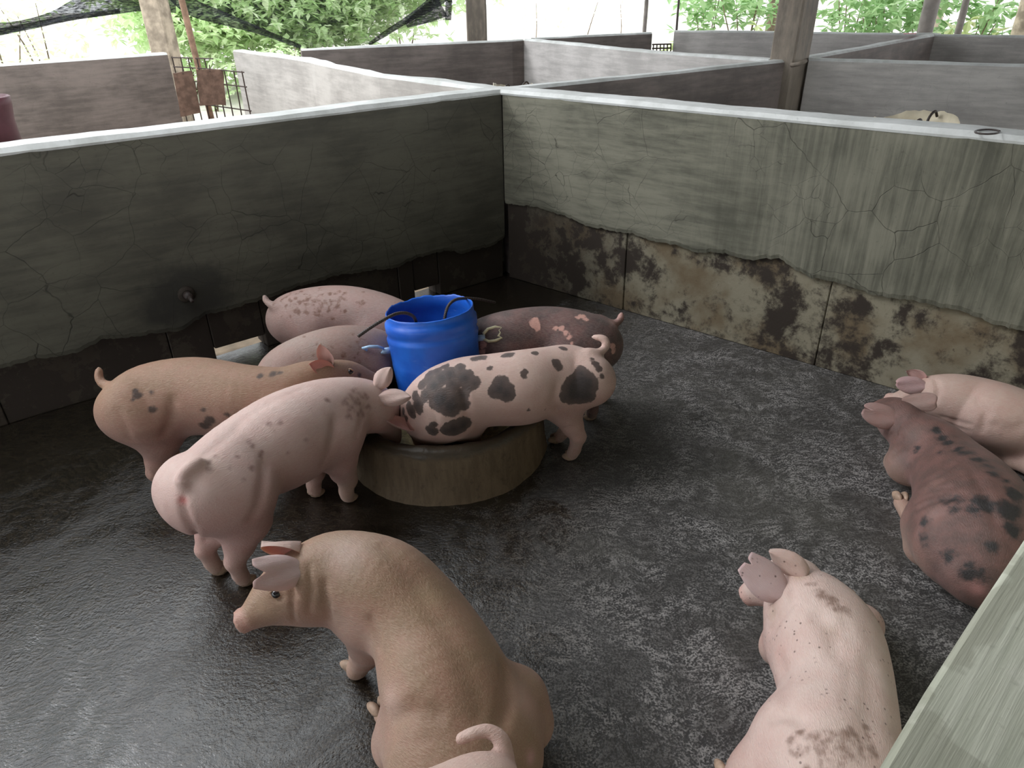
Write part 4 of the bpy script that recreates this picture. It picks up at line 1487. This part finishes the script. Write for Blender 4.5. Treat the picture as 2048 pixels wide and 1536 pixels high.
make_pig('pale pink pig standing with rump to the left and snout over the trough', b, S_pale, PALE, PALE_BELLY, PALE_LEG, 0.0075,
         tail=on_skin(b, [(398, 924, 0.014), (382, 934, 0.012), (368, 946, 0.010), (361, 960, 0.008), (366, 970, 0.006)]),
         ears=[((758, 795), (822, 794, 0.02), 0.062, ('v', -0.7, (0.2, 0.2, -0.3)), dict(curl=0.3)), ((752, 774), (782, 735, 0.02), 0.062, ('v', -0.8, (0.3, 0, 0.2)), dict(curl=0.25, inner_col=(0.6, 0.42, 0.42)))],
         spots=[(497, 884, 4), (523, 905, 3), (505, 892, 4), (474, 912, 6), (503, 936, 5), (418, 940, 5), (418, 925, 4), (537, 847, 4), (560, 845, 4), (520, 912, 5), (655, 800, 4), (430, 912, 4), (575, 905, 3), (612, 880, 3), (460, 935, 3), (488, 960, 3)] +
               [(x + dx, y + dy, r) for x, y, r in ((700, 790, 3), (716, 800, 4), (722, 822, 4), (705, 815, 3), (690, 800, 3), (738, 810, 3), (730, 790, 3), (712, 778, 3), (700, 830, 3)) for dx, dy in ((0, 0), (4, 7), (-5, 5))],
         extra_tints=[(366, 1000, 10, (0.55, 0.14, 0.13), 0.9), (420, 935, 30, (0.48, 0.36, 0.29), 0.5), (715, 800, 34, (0.42, 0.29, 0.25), 0.5), (700, 980, 30, (0.44, 0.31, 0.22), 0.5)])

# ginger pig with dark spots, left of the trough
b = Body([(226, 812, 0.36, 0.05, 0.05), (240, 760, 278, 884, 0.35, 0.92), (282, 731, 335, 872, 0.355, 0.92), (383, 715, 405, 870, 0.36, 0.92), (484, 729, 495, 870, 0.36, 0.92), (560, 734, 572, 856, 0.365, 0.88),
          (614, 722, 622, 824, 0.385, 0.86), (655, 720, 656, 800, 0.39, 0.88), (696, 756, 0.365, 0.064, 0.058), (732, 762, 0.335, 0.043, 0.040), (756, 768, 0.315, 0.034, 0.034)])
b.leg('hind', (348, 988, 0), 1.15, -1, 0.45, top=-0.03)
b.leg('hind', (372, 946, 0), 1.9, 1, 0.45, top=-0.03)
b.leg('fore', (560, 930, 0), 5.0, -1, 0.55, top=-0.03)
b.leg('fore', (575, 905, 0), 5.1, 1, 0.55, top=-0.03)
crease(b, [(345, 800), (342, 840), (330, 866)], 0.016, 0.008)
crease(b, [(262, 880), (250, 850), (235, 820)], 0.012, 0.004)
TAN, TAN_B = (0.26, 0.15, 0.09), (0.31, 0.175, 0.15)
make_pig('ginger pig with small dark spots standing behind the pale one, tail at far left', b, S_tan, TAN, TAN_B, (0.36, 0.23, 0.17), 0.0085,
         tail=[(232, 785, 0.415, 0.015), (216, 772, 0.425, 0.011), (204, 766, 0.43, 0.009), (197, 752, 0.45, 0.008), (199, 738, 0.47, 0.006)],
         ears=[((664, 742), (618, 728, 0.03), 0.058, ('v', 0.7, (-0.3, 0, 0.2)), dict(curl=0.2, outer_col=(0.52, 0.25, 0.21), inner_col=(0.56, 0.24, 0.20))),
               ((660, 728), (640, 688, 0.03), 0.060, ('v', 0.8, (-0.4, 0, 0)), dict(curl=0.3, inner_col=(0.60, 0.38, 0.35)))],
         eyes=[(700, 744)],
         spots=[(275, 790, 8), (272, 783, 6), (305, 820, 8), (408, 852, 11), (420, 840, 10), (414, 846, 9), (408, 821, 6), (455, 829, 6), (303, 785, 4), (545, 748, 8), (520, 752, 7), (560, 745, 6), (720, 750, 5), (332, 718, 5), (265, 800, 3)])

# grey pink pig behind the ginger one
b = Body([(538, 772, 0.345, 0.05, 0.05), (574, 756, 0.345, 0.115, 0.108), (624, 735, 0.355, 0.13, 0.122), (684, 718, 0.36, 0.13, 0.122), (735, 712, 0.35, 0.115, 0.105), (775, 718, 0.31, 0.095, 0.085),
          (802, 730, 0.25, 0.070, 0.065), (818, 740, 0.20, 0.048, 0.044), (826, 747, 0.17, 0.038, 0.038)])
for fx, fy, i, sd in ((565, 858, 1.5, -1), (552, 836, 1.4, 1), (715, 812, 4, -1), (706, 798, 4, 1)):
    b.leg('hind' if i < 2 else 'fore', (fx, fy, 0), i, sd, 0.5, top=-0.03)
rs = np.random.default_rng(9)
make_pig('greyish pink pig half hidden between the ginger pig and the blue drum', b, S_freckle, (0.30, 0.205, 0.17), (0.29, 0.185, 0.165), PALE_LEG, 0.010,
         ears=[((775, 690, 0.39), (800, 700, 0.33), 0.08, (0.3, -0.8, -0.4))],
         spots=[(float(rs.uniform(600, 750)), float(rs.uniform(665, 725)), float(rs.uniform(1, 2.2))) for _ in range(34)],
         extra_tints=[(600, 680, 40, (0.37, 0.31, 0.27), 0.6)])

# pink pig with freckled rump at the back wall
b = Body([(560, 635, 0.36, 0.045, 0.045), (587, 640, 0.36, 0.115, 0.11), (640, 632, 0.37, 0.128, 0.122), (700, 632, 0.37, 0.13, 0.122), (760, 642, 0.355, 0.122, 0.112), (806, 655, 0.335, 0.105, 0.095),
          (842, 672, 0.29, 0.085, 0.078), (868, 688, 0.23, 0.06, 0.055), (884, 698, 0.19, 0.045, 0.04), (893, 704, 0.17, 0.037, 0.037)])
for fx, fy, i, sd in ((590, 752, 1.5, -1), (582, 730, 1.4, 1), (765, 742, 4, -1), (760, 725, 4, 1)):
    b.leg('hind' if i < 2 else 'fore', (fx, fy, 0), i, sd, 0.5, top=-0.03)
rs = np.random.default_rng(5)
fr = [(float(rs.normal(640, 45)), float(rs.normal(602, 15)), float(rs.uniform(1.2, 3.4))) for _ in range(130)] + [(613, 625, 5), (614, 600, 4), (600, 606, 3), (728, 606, 4)]
make_pig('pink pig with brown freckled rump standing along the left wall behind the drum', b, S_freckle, (0.35, 0.24, 0.21), (0.34, 0.22, 0.20), PALE_LEG, 0.010,
         tail=[(560, 616, 0.44, 0.013), (546, 611, 0.45, 0.010), (534, 604, 0.46, 0.008), (529, 593, 0.48, 0.006)],
         ears=[((840, 640, 0.36), (862, 662, 0.29), 0.08, (0.3, -0.8, -0.4))], spots=fr)

# dark pig with pink patches behind the spotted one
b = Body([(1216, 690, 0.36, 0.045, 0.045), (1192, 690, 0.355, 0.11, 0.105), (1145, 682, 0.36, 0.128, 0.122), (1085, 678, 0.36, 0.132, 0.125), (1015, 684, 0.36, 0.126, 0.118), (968, 692, 0.345, 0.11, 0.10),
          (930, 706, 0.30, 0.088, 0.080), (903, 724, 0.24, 0.066, 0.060), (888, 738, 0.19, 0.046, 0.042), (881, 746, 0.165, 0.038, 0.038)])
for fx, fy, i, sd in ((1185, 838, 1.5, 1), (1200, 800, 1.4, -1), (1000, 800, 4, 1), (1004, 780, 4, -1)):
    b.leg('hind' if i < 2 else 'fore', (fx, fy, 0), i, sd, 0.5, top=-0.03)
DK = (0.085, 0.055, 0.052)
make_pig('dark brown pig with pink patches standing right of the blue drum', b, S_dark, DK, (0.10, 0.066, 0.06), (0.12, 0.08, 0.07), 0.010,
         tail=[(1200, 640, 0.445, 0.016), (1216, 646, 0.43, 0.011), (1230, 647, 0.425, 0.009), (1240, 640, 0.435, 0.008), (1243, 628, 0.46, 0.007)],
         ears=[((942, 682, 0.36), (918, 706, 0.29), 0.08, (-0.3, -0.8, -0.3))], ear_col=DK,
         spots=[(1069, 640, 8), (1076, 655, 8), (1070, 648, 10), (1165, 632, 8), (1158, 634, 6), (1172, 638, 6), (1165, 646, 4), (1112, 656, 5), (1122, 658, 6), (1132, 666, 6), (1138, 676, 5), (1143, 686, 5), (1226, 692, 6), (1228, 702, 5), (965, 690, 7), (964, 705, 7)],
         extra_tints=[(1225, 645, 14, (0.45, 0.27, 0.23), 0.8), (1240, 632, 10, (0.55, 0.32, 0.28), 1.0)])

# pink and black spotted pig eating, seen from its left side
b = Body([(1200, 758, 0.365, 0.045, 0.045), (1182, 708, 1180, 814, 0.36, 0.92), (1140, 690, 1136, 812, 0.36, 0.95), (1096, 694, 1092, 830, 0.36, 0.95), (1040, 700, 1050, 850, 0.36, 0.95),
          (980, 708, 984, 853, 0.36, 0.95), (922, 715, 940, 862, 0.352, 0.92), (876, 732, 910, 884, 0.32, 0.9), (836, 768, 886, 888, 0.265, 0.88), (846, 850, 0.19, 0.068, 0.06), (846, 872, 0.135, 0.048, 0.042), (846, 884, 0.105, 0.037, 0.037)])
b.leg('hind', (1145, 918, 0), 1.7, 1, 0.55, top=-0.02)
b.leg('hind', (1116, 884, 0), 1.8, -1, 0.5, top=-0.03)
b.limb([(940, 800, 0.30), (940, 848, 0.22), (938, 876, 0.12), (936, 892, 0.07)], (0.07, 0.055, 0.042, 0.03), hoof=False)
b.limb([(935, 780, 0.28), (925, 800, 0.2), (918, 822, 0.12)], (0.06, 0.042, 0.03), hoof=False)
crease(b, [(1112, 775), (1106, 805), (1118, 822)], 0.014, 0.008)
crease(b, [(938, 852), (930, 810), (925, 780)], 0.014, 0.006)
crease(b, [(880, 868), (868, 830), (862, 800)], 0.012, 0.005)
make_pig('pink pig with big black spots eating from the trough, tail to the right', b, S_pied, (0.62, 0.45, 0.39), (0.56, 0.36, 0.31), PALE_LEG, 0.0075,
         tail=[(1176, 706, 0.455, 0.015), (1194, 706, 0.45, 0.010), (1209, 697, 0.455, 0.0085), (1213, 685, 0.475, 0.008), (1204, 676, 0.49, 0.007), (1186, 674, 0.49, 0.004)],
         ears=[((826, 858), (758, 832, 0.03), 0.060, ('v', 0.5, (0.3, 0.3, 0.7)), dict(curl=0.35, inner_col=(0.58, 0.29, 0.26), outer_col=(0.5, 0.33, 0.29))),
               ((826, 800, 0.30), (800, 786, 0.31), 0.06, ('v', -0.6, (0.2, 0.3, -0.3)), dict(outer_col=(0.10, 0.07, 0.065), inner_col=(0.5, 0.26, 0.22)))],
         spots=[(1000, 778, 22), (1012, 785, 20), (990, 782, 14), (1002, 765, 16), (1152, 780, 32), (1165, 770, 32), (1170, 790, 24), (1132, 792, 15), (1162, 748, 18), (1198, 738, 8), (1192, 728, 8), (1185, 718, 6), (1204, 752, 7),
                (1048, 744, 8), (1048, 750, 7), (1114, 727, 11), (1118, 735, 8), (1126, 696, 9), (1070, 706, 9), (1018, 709, 12), (1008, 712, 9), (963, 714, 12), (950, 718, 10), (1090, 820, 2), (1057, 820, 3),
                (920, 735, 13), (930, 755, 20), (948, 765, 13), (900, 748, 20), (885, 755, 20), (868, 772, 20), (905, 768, 16), (880, 800, 26), (900, 812, 24), (906, 800, 18), (850, 790, 14), (836, 808, 14), (822, 824, 14), (838, 820, 10),
                (908, 858, 22), (926, 850, 20), (892, 862, 16), (864, 862, 14), (868, 850, 10), (860, 748, 14), (806, 822, 8), (980, 735, 6), (846, 768, 14), (830, 792, 12), (816, 812, 10), (858, 758, 14), (872, 742, 12), (890, 732, 10), (925, 790, 14), (930, 810, 12), (812, 836, 8), (935, 775, 12)])

# ginger pig sitting in the foreground
b = Body([('w', -0.05, 0.80, 0.10, 0.06, 0.06), (945, 1560, 0.16, 0.12, 0.13), (796, 1478, 1058, 1430, 0.20, 1.0), (764, 1395, 1016, 1340, 0.25, 0.95), (757, 1330, 955, 1236, 0.30, 0.95),
          (742, 1285, 888, 1152, 0.345, 0.95), (712, 1262, 812, 1090, 0.375, 0.92), (660, 1246, 704, 1066, 0.385, 0.9), (614, 1251, 634, 1088, 0.385, 0.88), (572, 1250, 572, 1125, 0.378, 0.86), (536, 1253, 524, 1174, 0.362, 0.88), (510, 1259, 500, 1204, 0.350, 0.92), (493, 1262, 482, 1218, 0.342, 1.0)])
b.limb([(735, 1240, 0.30), (738, 1285, 0.20), (728, 1312, 0.11), (716, 1334, 0.045), (712, 1340, 0.024)], (0.072, 0.052, 0.036, 0.027, 0.026))
b.limb([('w', -0.22, 1.28, 0.27), ('w', -0.24, 1.31, 0.16), ('w', -0.25, 1.32, 0.08), ('w', -0.26, 1.33, 0.02)], (0.07, 0.045, 0.032, 0.026))
b.limb([(985, 1470, 0.17), (1026, 1404, 0.17), (1046, 1444, 0.12)], (0.12, 0.080, 0.072), hoof=False)
b.limb([(870, 1510, 0.16), (822, 1468, 0.14), (806, 1484, 0.10)], (0.12, 0.080, 0.072), hoof=False)
b.limb([(800, 1474, 0.06), (778, 1446, 0.035), (764, 1430, 0.022)], (0.036, 0.025, 0.021))
b.limb([(1046, 1446, 0.06), (1030, 1400, 0.03)], (0.04, 0.024))
crease(b, [(586, 1150), (586, 1190), (588, 1245)], 0.006, 0.006)
crease(b, [(619, 1130), (622, 1180), (618, 1225)], 0.006, 0.006)
crease(b, [(650, 1165), (655, 1205), (660, 1236)], 0.008, 0.008)
crease(b, [(742, 1240), (754, 1268), (757, 1292)], 0.012, 0.006)
crease(b, [(770, 1095), (830, 1165), (880, 1245), (930, 1330), (962, 1420)], 0.022, 0.004)
crease(b, [(1012, 1335), (1016, 1390), (1004, 1440)], 0.018, 0.013)
crease(b, [(790, 1440), (830, 1420), (870, 1430)], 0.02, 0.008)
crease(b, [(500, 1262), (540, 1254), (572, 1244)], 0.005, 0.004)
crease(b, [(545, 1196), (556, 1199), (567, 1194)], 0.005, 0.004)
make_pig('ginger tan pig sitting in the foreground with its head turned to the left', b, S_tan, (0.25, 0.158, 0.098), (0.36, 0.23, 0.19), (0.33, 0.21, 0.15), 0.0058,
         ears=[((604, 1143), (506, 1147, 0.035), 0.080, ('v', -0.9, (0.0, 0.2, -0.45)), dict(curl=0.12, outer_col=(0.62, 0.47, 0.46), notch=(0.0, 0.5, 0.24), prof=[.55, .78, .95, 1.0, .96, .88, .82, .78])),
               ((600, 1098), (522, 1090, 0.0), 0.062, ('v', 0.45, (-0.3, -0.3, -0.5)), dict(curl=0.45, outer_col=(0.52, 0.38, 0.34), inner_col=(0.58, 0.27, 0.23)))],
         eyes=[(553, 1187)], snout=0.026, ear_col=(0.52, 0.37, 0.35),
         extra_tints=[(690, 1110, 45, (0.46, 0.36, 0.31), 0.6), (690, 1250, 40, (0.50, 0.33, 0.27), 0.6), (1050, 1400, 40, (0.50, 0.32, 0.27), 0.7), (900, 1400, 60, (0.25, 0.15, 0.10), 0.5), (870, 1440, 40, (0.24, 0.145, 0.10), 0.45), (780, 1400, 34, (0.50, 0.33, 0.28), 0.7), (1062, 1515, 14, (0.55, 0.30, 0.30), 0.8), (530, 1220, 22, (0.46, 0.31, 0.21), 0.5), (860, 1200, 30, (0.42, 0.30, 0.18), 0.4)])

# pale pig whose rump and tail reach into the bottom edge
b = Body([('w', -0.055, 0.725, 0.421, 0.045, 0.045), ('w', -0.075, 0.680, 0.396, 0.10, 0.095), ('w', -0.150, 0.620, 0.381, 0.128, 0.12), ('w', -0.270, 0.550, 0.376, 0.132, 0.125), ('w', -0.400, 0.480, 0.376, 0.13, 0.12), ('w', -0.500, 0.420, 0.366, 0.11, 0.10),
          ('w', -0.580, 0.370, 0.356, 0.09, 0.08), ('w', -0.650, 0.330, 0.326, 0.05, 0.046), ('w', -0.680, 0.310, 0.306, 0.037, 0.037)])
for fx, fy, i, sd in ((-0.09, 0.62, 1.8, -1), (-0.18, 0.70, 1.8, 1), (-0.42, 0.40, 4, -1), (-0.46, 0.53, 4, 1)):
    b.leg('hind' if i < 2 else 'fore', ('w', fx, fy, 0.0), i, sd, 0.45, top=-0.03)
make_pig('pale pig at the bottom edge, only its rump and curled tail in view', b, S_pale, (0.54, 0.40, 0.34), PALE_BELLY, PALE_LEG, 0.0062,
         tail=[(1004, 1545, 0.40, 0.012), (1010, 1512, 0.42, 0.0095), (1005, 1484, 0.44, 0.0075), (991, 1468, 0.45, 0.006), (970, 1461, 0.455, 0.005), (948, 1466, 0.455, 0.0042), (930, 1473, 0.45, 0.0034), (918, 1480, 0.445, 0.0025)],
         ears=[(('w', -0.55, 0.46, 0.44), ('w', -0.60, 0.50, 0.43), 0.08, (-0.5, -0.5, 0.3)), (('w', -0.58, 0.34, 0.44), ('w', -0.62, 0.30, 0.43), 0.08, (-0.5, -0.5, 0.3))])

# pale pig lying in the lower right
b = Body([(1735, 1650, 0.12, 0.06, 0.06), (1680, 1580, 0.15, 0.13, 0.14), (1530, 1510, 1790, 1480, 0.16, 1.1), (1552, 1450, 1788, 1436, 0.165, 1.08), (1562, 1395, 1782, 1388, 0.165, 1.05), (1549, 1335, 1772, 1328, 0.17, 1.05),
          (1542, 1285, 1756, 1274, 0.175, 1.0), (1532, 1244, 1716, 1226, 0.18, 1.0), (1536, 1210, 1666, 1188, 0.19, 0.95), (1588, 1172, 0.195, 0.080, 0.074), (1550, 1172, 0.165, 0.064, 0.058), (1516, 1182, 0.125, 0.042, 0.038), (1497, 1190, 0.10, 0.030, 0.030)])
b.limb([(1650, 1530, 0.16), (1580, 1496, 0.14), (1530, 1560, 0.09)], (0.12, 0.080, 0.080), hoof=False)
b.limb([(1530, 1560, 0.07), (1475, 1600, 0.05), (1455, 1560, 0.022)], (0.06, 0.035, 0.024))
b.limb([(1595, 1300, 0.12), (1556, 1296, 0.07), (1568, 1270, 0.025)], (0.078, 0.046, 0.026))
b.limb([(1720, 1250, 0.10), (1712, 1224, 0.05), (1694, 1207, 0.02)], (0.06, 0.033, 0.021))
for pts, w, dp in (([(1560, 1240), (1570, 1222), (1582, 1205), (1584, 1180)], 0.008, 0.008), ([(1540, 1262), (1552, 1250), (1560, 1236)], 0.007, 0.007), ([(1640, 1235), (1665, 1262), (1672, 1300)], 0.022, 0.010), ([(1735, 1330), (1738, 1400), (1735, 1470)], 0.026, 0.006),
                   ([(1548, 1432), (1575, 1425), (1600, 1440)], 0.016, 0.012), ([(1560, 1330), (1566, 1370), (1575, 1400)], 0.02, 0.007), ([(1590, 1260), (1575, 1290), (1560, 1310)], 0.015, 0.004), ([(1690, 1240), (1700, 1280), (1700, 1330), (1695, 1400)], 0.014, 0.003)):
    crease(b, pts, w, dp)
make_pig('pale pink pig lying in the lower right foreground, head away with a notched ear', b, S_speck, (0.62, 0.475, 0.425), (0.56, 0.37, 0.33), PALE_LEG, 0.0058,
         ears=[((1565, 1190), (1490, 1122, 0.03), 0.098, ('v', -0.9, (-0.1, 0.0, -0.25)), dict(curl=0.14, outer_col=(0.66, 0.50, 0.51), notch=(0.1, 0.22, 0.16), prof=[.55, .80, .98, 1.0, .90, .76, .66, .60])),
               ((1612, 1152), (1538, 1101, 0.0), 0.066, ('v', -0.3, (0.3, 0.75, -0.1)), dict(curl=0.35, outer_col=(0.56, 0.41, 0.36)))],
         snout=0.024, ear_col=(0.56, 0.41, 0.41),
         spots=[(x + dx, y + dy, r) for x, y, r in ((1625, 1165, 4), (1638, 1178, 5), (1650, 1192, 6), (1663, 1205, 6), (1676, 1214, 5), (1642, 1190, 4), (1688, 1216, 4), (1664, 1196, 5)) for dx, dy in ((0, 0), (5, 5), (-5, 2))] +
               [(float(rs.normal(1675, 38)), float(rs.normal(1490, 24)), float(rs.uniform(2, 6))) for _ in range(80)],
         extra_tints=[(1560, 1300, 30, (0.52, 0.31, 0.27), 0.5), (1600, 1150, 14, (0.46, 0.34, 0.20), 0.6), (1655, 1190, 22, (0.40, 0.31, 0.26), 0.5), (1700, 1490, 45, (0.42, 0.33, 0.28), 0.5), (1545, 1225, 18, (0.46, 0.33, 0.25), 0.6), (1665, 1265, 16, (0.45, 0.35, 0.28), 0.5)])

# brown pig lying at the right
b = Body([(1985, 1188, 0.10, 0.05, 0.05), (1878, 1150, 2040, 1108, 0.15, 1.05), (1842, 1085, 2062, 1026, 0.17, 1.08), (1840, 1022, 2046, 1002, 0.17, 1.08), (1838, 986, 2016, 968, 0.165, 1.08), (1828, 948, 1972, 928, 0.165, 1.08),
          (1800, 914, 1922, 882, 0.168, 1.05), (1782, 882, 1868, 850, 0.18, 1.0), (1800, 842, 0.19, 0.082, 0.076), (1778, 828, 0.165, 0.064, 0.058), (1758, 824, 0.13, 0.043, 0.040), (1746, 822, 0.105, 0.034, 0.034)])
b.limb([(1900, 1085, 0.15), (1856, 1056, 0.12), (1850, 1094, 0.08)], (0.11, 0.072, 0.06), hoof=False)
b.limb([(1850, 1092, 0.05), (1826, 1044, 0.034), (1802, 1006, 0.022)], (0.042, 0.029, 0.024))
b.limb([(1812, 930, 0.12), (1794, 925, 0.07), (1798, 900, 0.025)], (0.068, 0.042, 0.026))
for pts, w, dp in (([(1838, 1014), (1868, 1000), (1905, 996)], 0.010, 0.013), ([(1836, 1000), (1862, 990), (1895, 985)], 0.008, 0.009), ([(1840, 988), (1866, 978), (1900, 975)], 0.008, 0.005), ([(1775, 872), (1790, 868), (1800, 850)], 0.008, 0.009), ([(1790, 905), (1800, 890), (1800, 872)], 0.010, 0.007),
                   ([(1855, 960), (1880, 950), (1905, 925)], 0.008, 0.006), ([(1865, 972), (1892, 958), (1915, 935)], 0.008, 0.005), ([(1795, 880), (1830, 890), (1850, 910)], 0.02, 0.008), ([(1880, 870), (1920, 915), (1960, 970), (1990, 1040)], 0.016, 0.004), ([(1840, 1060), (1856, 1040), (1880, 1030)], 0.014, 0.006)):
    crease(b, pts, w, dp)
BRN = (0.092, 0.053, 0.045)
make_pig('dark brown pig with black spots lying at the right beside a pink pig', b, S_brown, BRN, (0.145, 0.088, 0.078), (0.40, 0.27, 0.21), 0.0068,
         tail=[(1985, 1180, 0.13, 0.018), (1978, 1176, 0.12, 0.014), (1970, 1182, 0.10, 0.012)],
         ears=[((1790, 842), (1726, 818, 0.02), 0.088, ('v', -0.85, (-0.1, 0.1, -0.2)), dict(curl=0.15, outer_col=(0.38, 0.245, 0.225), notch=(0.25, 0.22, 0.3), inner_col=(0.42, 0.24, 0.22), prof=[.70, .9, 1.0, .98, .90, .74, .55, .40])),
               ((1806, 802), (1874, 804, 0.03), 0.068, ('v', -0.7, (0.1, 0.2, -0.3)), dict(curl=0.2, outer_col=(0.25, 0.165, 0.14), prof=[.5, .7, .85, .95, 1.0, .9, .7, .5]))],
         spots=[(1848, 1042, 10), (1846, 1078, 9), (1850, 1090, 8), (1897, 1112, 12), (1895, 1105, 10), (1945, 1145, 15), (1960, 1150, 14), (1935, 1150, 12), (1900, 1002, 12), (1915, 1003, 9), (1885, 1000, 8), (1970, 1010, 18), (1950, 1020, 14), (1960, 1000, 12), (2020, 1020, 24), (2030, 990, 20),
                (1870, 862, 10), (1885, 878, 11), (1895, 885, 9), (1915, 898, 11), (1940, 905, 11), (1955, 918, 13), (1990, 948, 12), (1880, 905, 6), (1835, 898, 7), (2025, 1060, 18), (1985, 1095, 12), (1905, 1020, 8), (2010, 960, 9), (1925, 905, 8), (1975, 930, 8)],
         extra_tints=[(1870, 1030, 30, (0.22, 0.145, 0.13), 0.6), (1900, 1150, 34, (0.24, 0.145, 0.13), 0.5), (1955, 1180, 14, (0.42, 0.20, 0.19), 0.7), (1760, 850, 16, (0.36, 0.24, 0.215), 0.6), (1830, 865, 24, (0.19, 0.13, 0.115), 0.5), (1870, 965, 20, (0.2, 0.125, 0.105), 0.4)])

# pink pig lying against the right wall
b = Body([('w', 2.13, 2.155, 0.13, 0.05, 0.05), ('w', 2.07, 2.165, 0.15, 0.108, 0.108), ('w', 1.985, 2.18, 0.158, 0.13, 0.13), (2048, 783, 2052, 912, 0.16, 1.08), (1986, 765, 1998, 900, 0.165, 1.05),
          (1938, 755, 1962, 872, 0.17, 1.0), (1896, 748, 1914, 852, 0.18, 0.95), (1858, 752, 1866, 836, 0.175, 0.92), (1826, 800, 0.135, 0.060, 0.054), (1796, 804, 0.105, 0.040, 0.038), (1778, 801, 0.095, 0.031, 0.031)])
b.limb([(1995, 850, 0.12), (2060, 905, 0.07), (2068, 936, 0.05), (2025, 924, 0.032), (1998, 912, 0.022)], (0.06, 0.04, 0.034, 0.024, 0.020))
b.limb([('w', 2.06, 2.11, 0.11), ('w', 2.03, 2.06, 0.05), ('w', 1.99, 2.05, 0.022)], (0.07, 0.035, 0.022))
for pts, w, dp in (([(1952, 800), (1972, 825), (1964, 862)], 0.012, 0.008), ([(1884, 834), (1910, 842), (1940, 850)], 0.007, 0.009), ([(1890, 846), (1915, 856), (1940, 862)], 0.006, 0.005), ([(1872, 805), (1878, 780), (1872, 762)], 0.008, 0.007), ([(1985, 850), (2020, 860), (2048, 850)], 0.02, 0.004)):
    crease(b, pts, w, dp)
make_pig('pink pig lying against the right wall behind the dark brown pig', b, S_pale, (0.50, 0.355, 0.30), (0.52, 0.345, 0.305), PALE_LEG, 0.0075,
         ears=[((1852, 774), (1792, 766, 0.03), 0.072, ('v', -0.8, (-0.1, 0.1, -0.3)), dict(curl=0.15, outer_col=(0.50, 0.325, 0.33), prof=[.55, .8, 1.0, 1.0, .9, .7, .45, .25])),
               ((1850, 760), (1812, 742, 0.0), 0.05, ('v', 0.5, (-0.2, 0.3, 0.1)), dict(curl=0.35, outer_col=(0.49, 0.32, 0.31), inner_col=(0.50, 0.30, 0.28)))],
         snout=0.025, ear_col=(0.50, 0.325, 0.32))
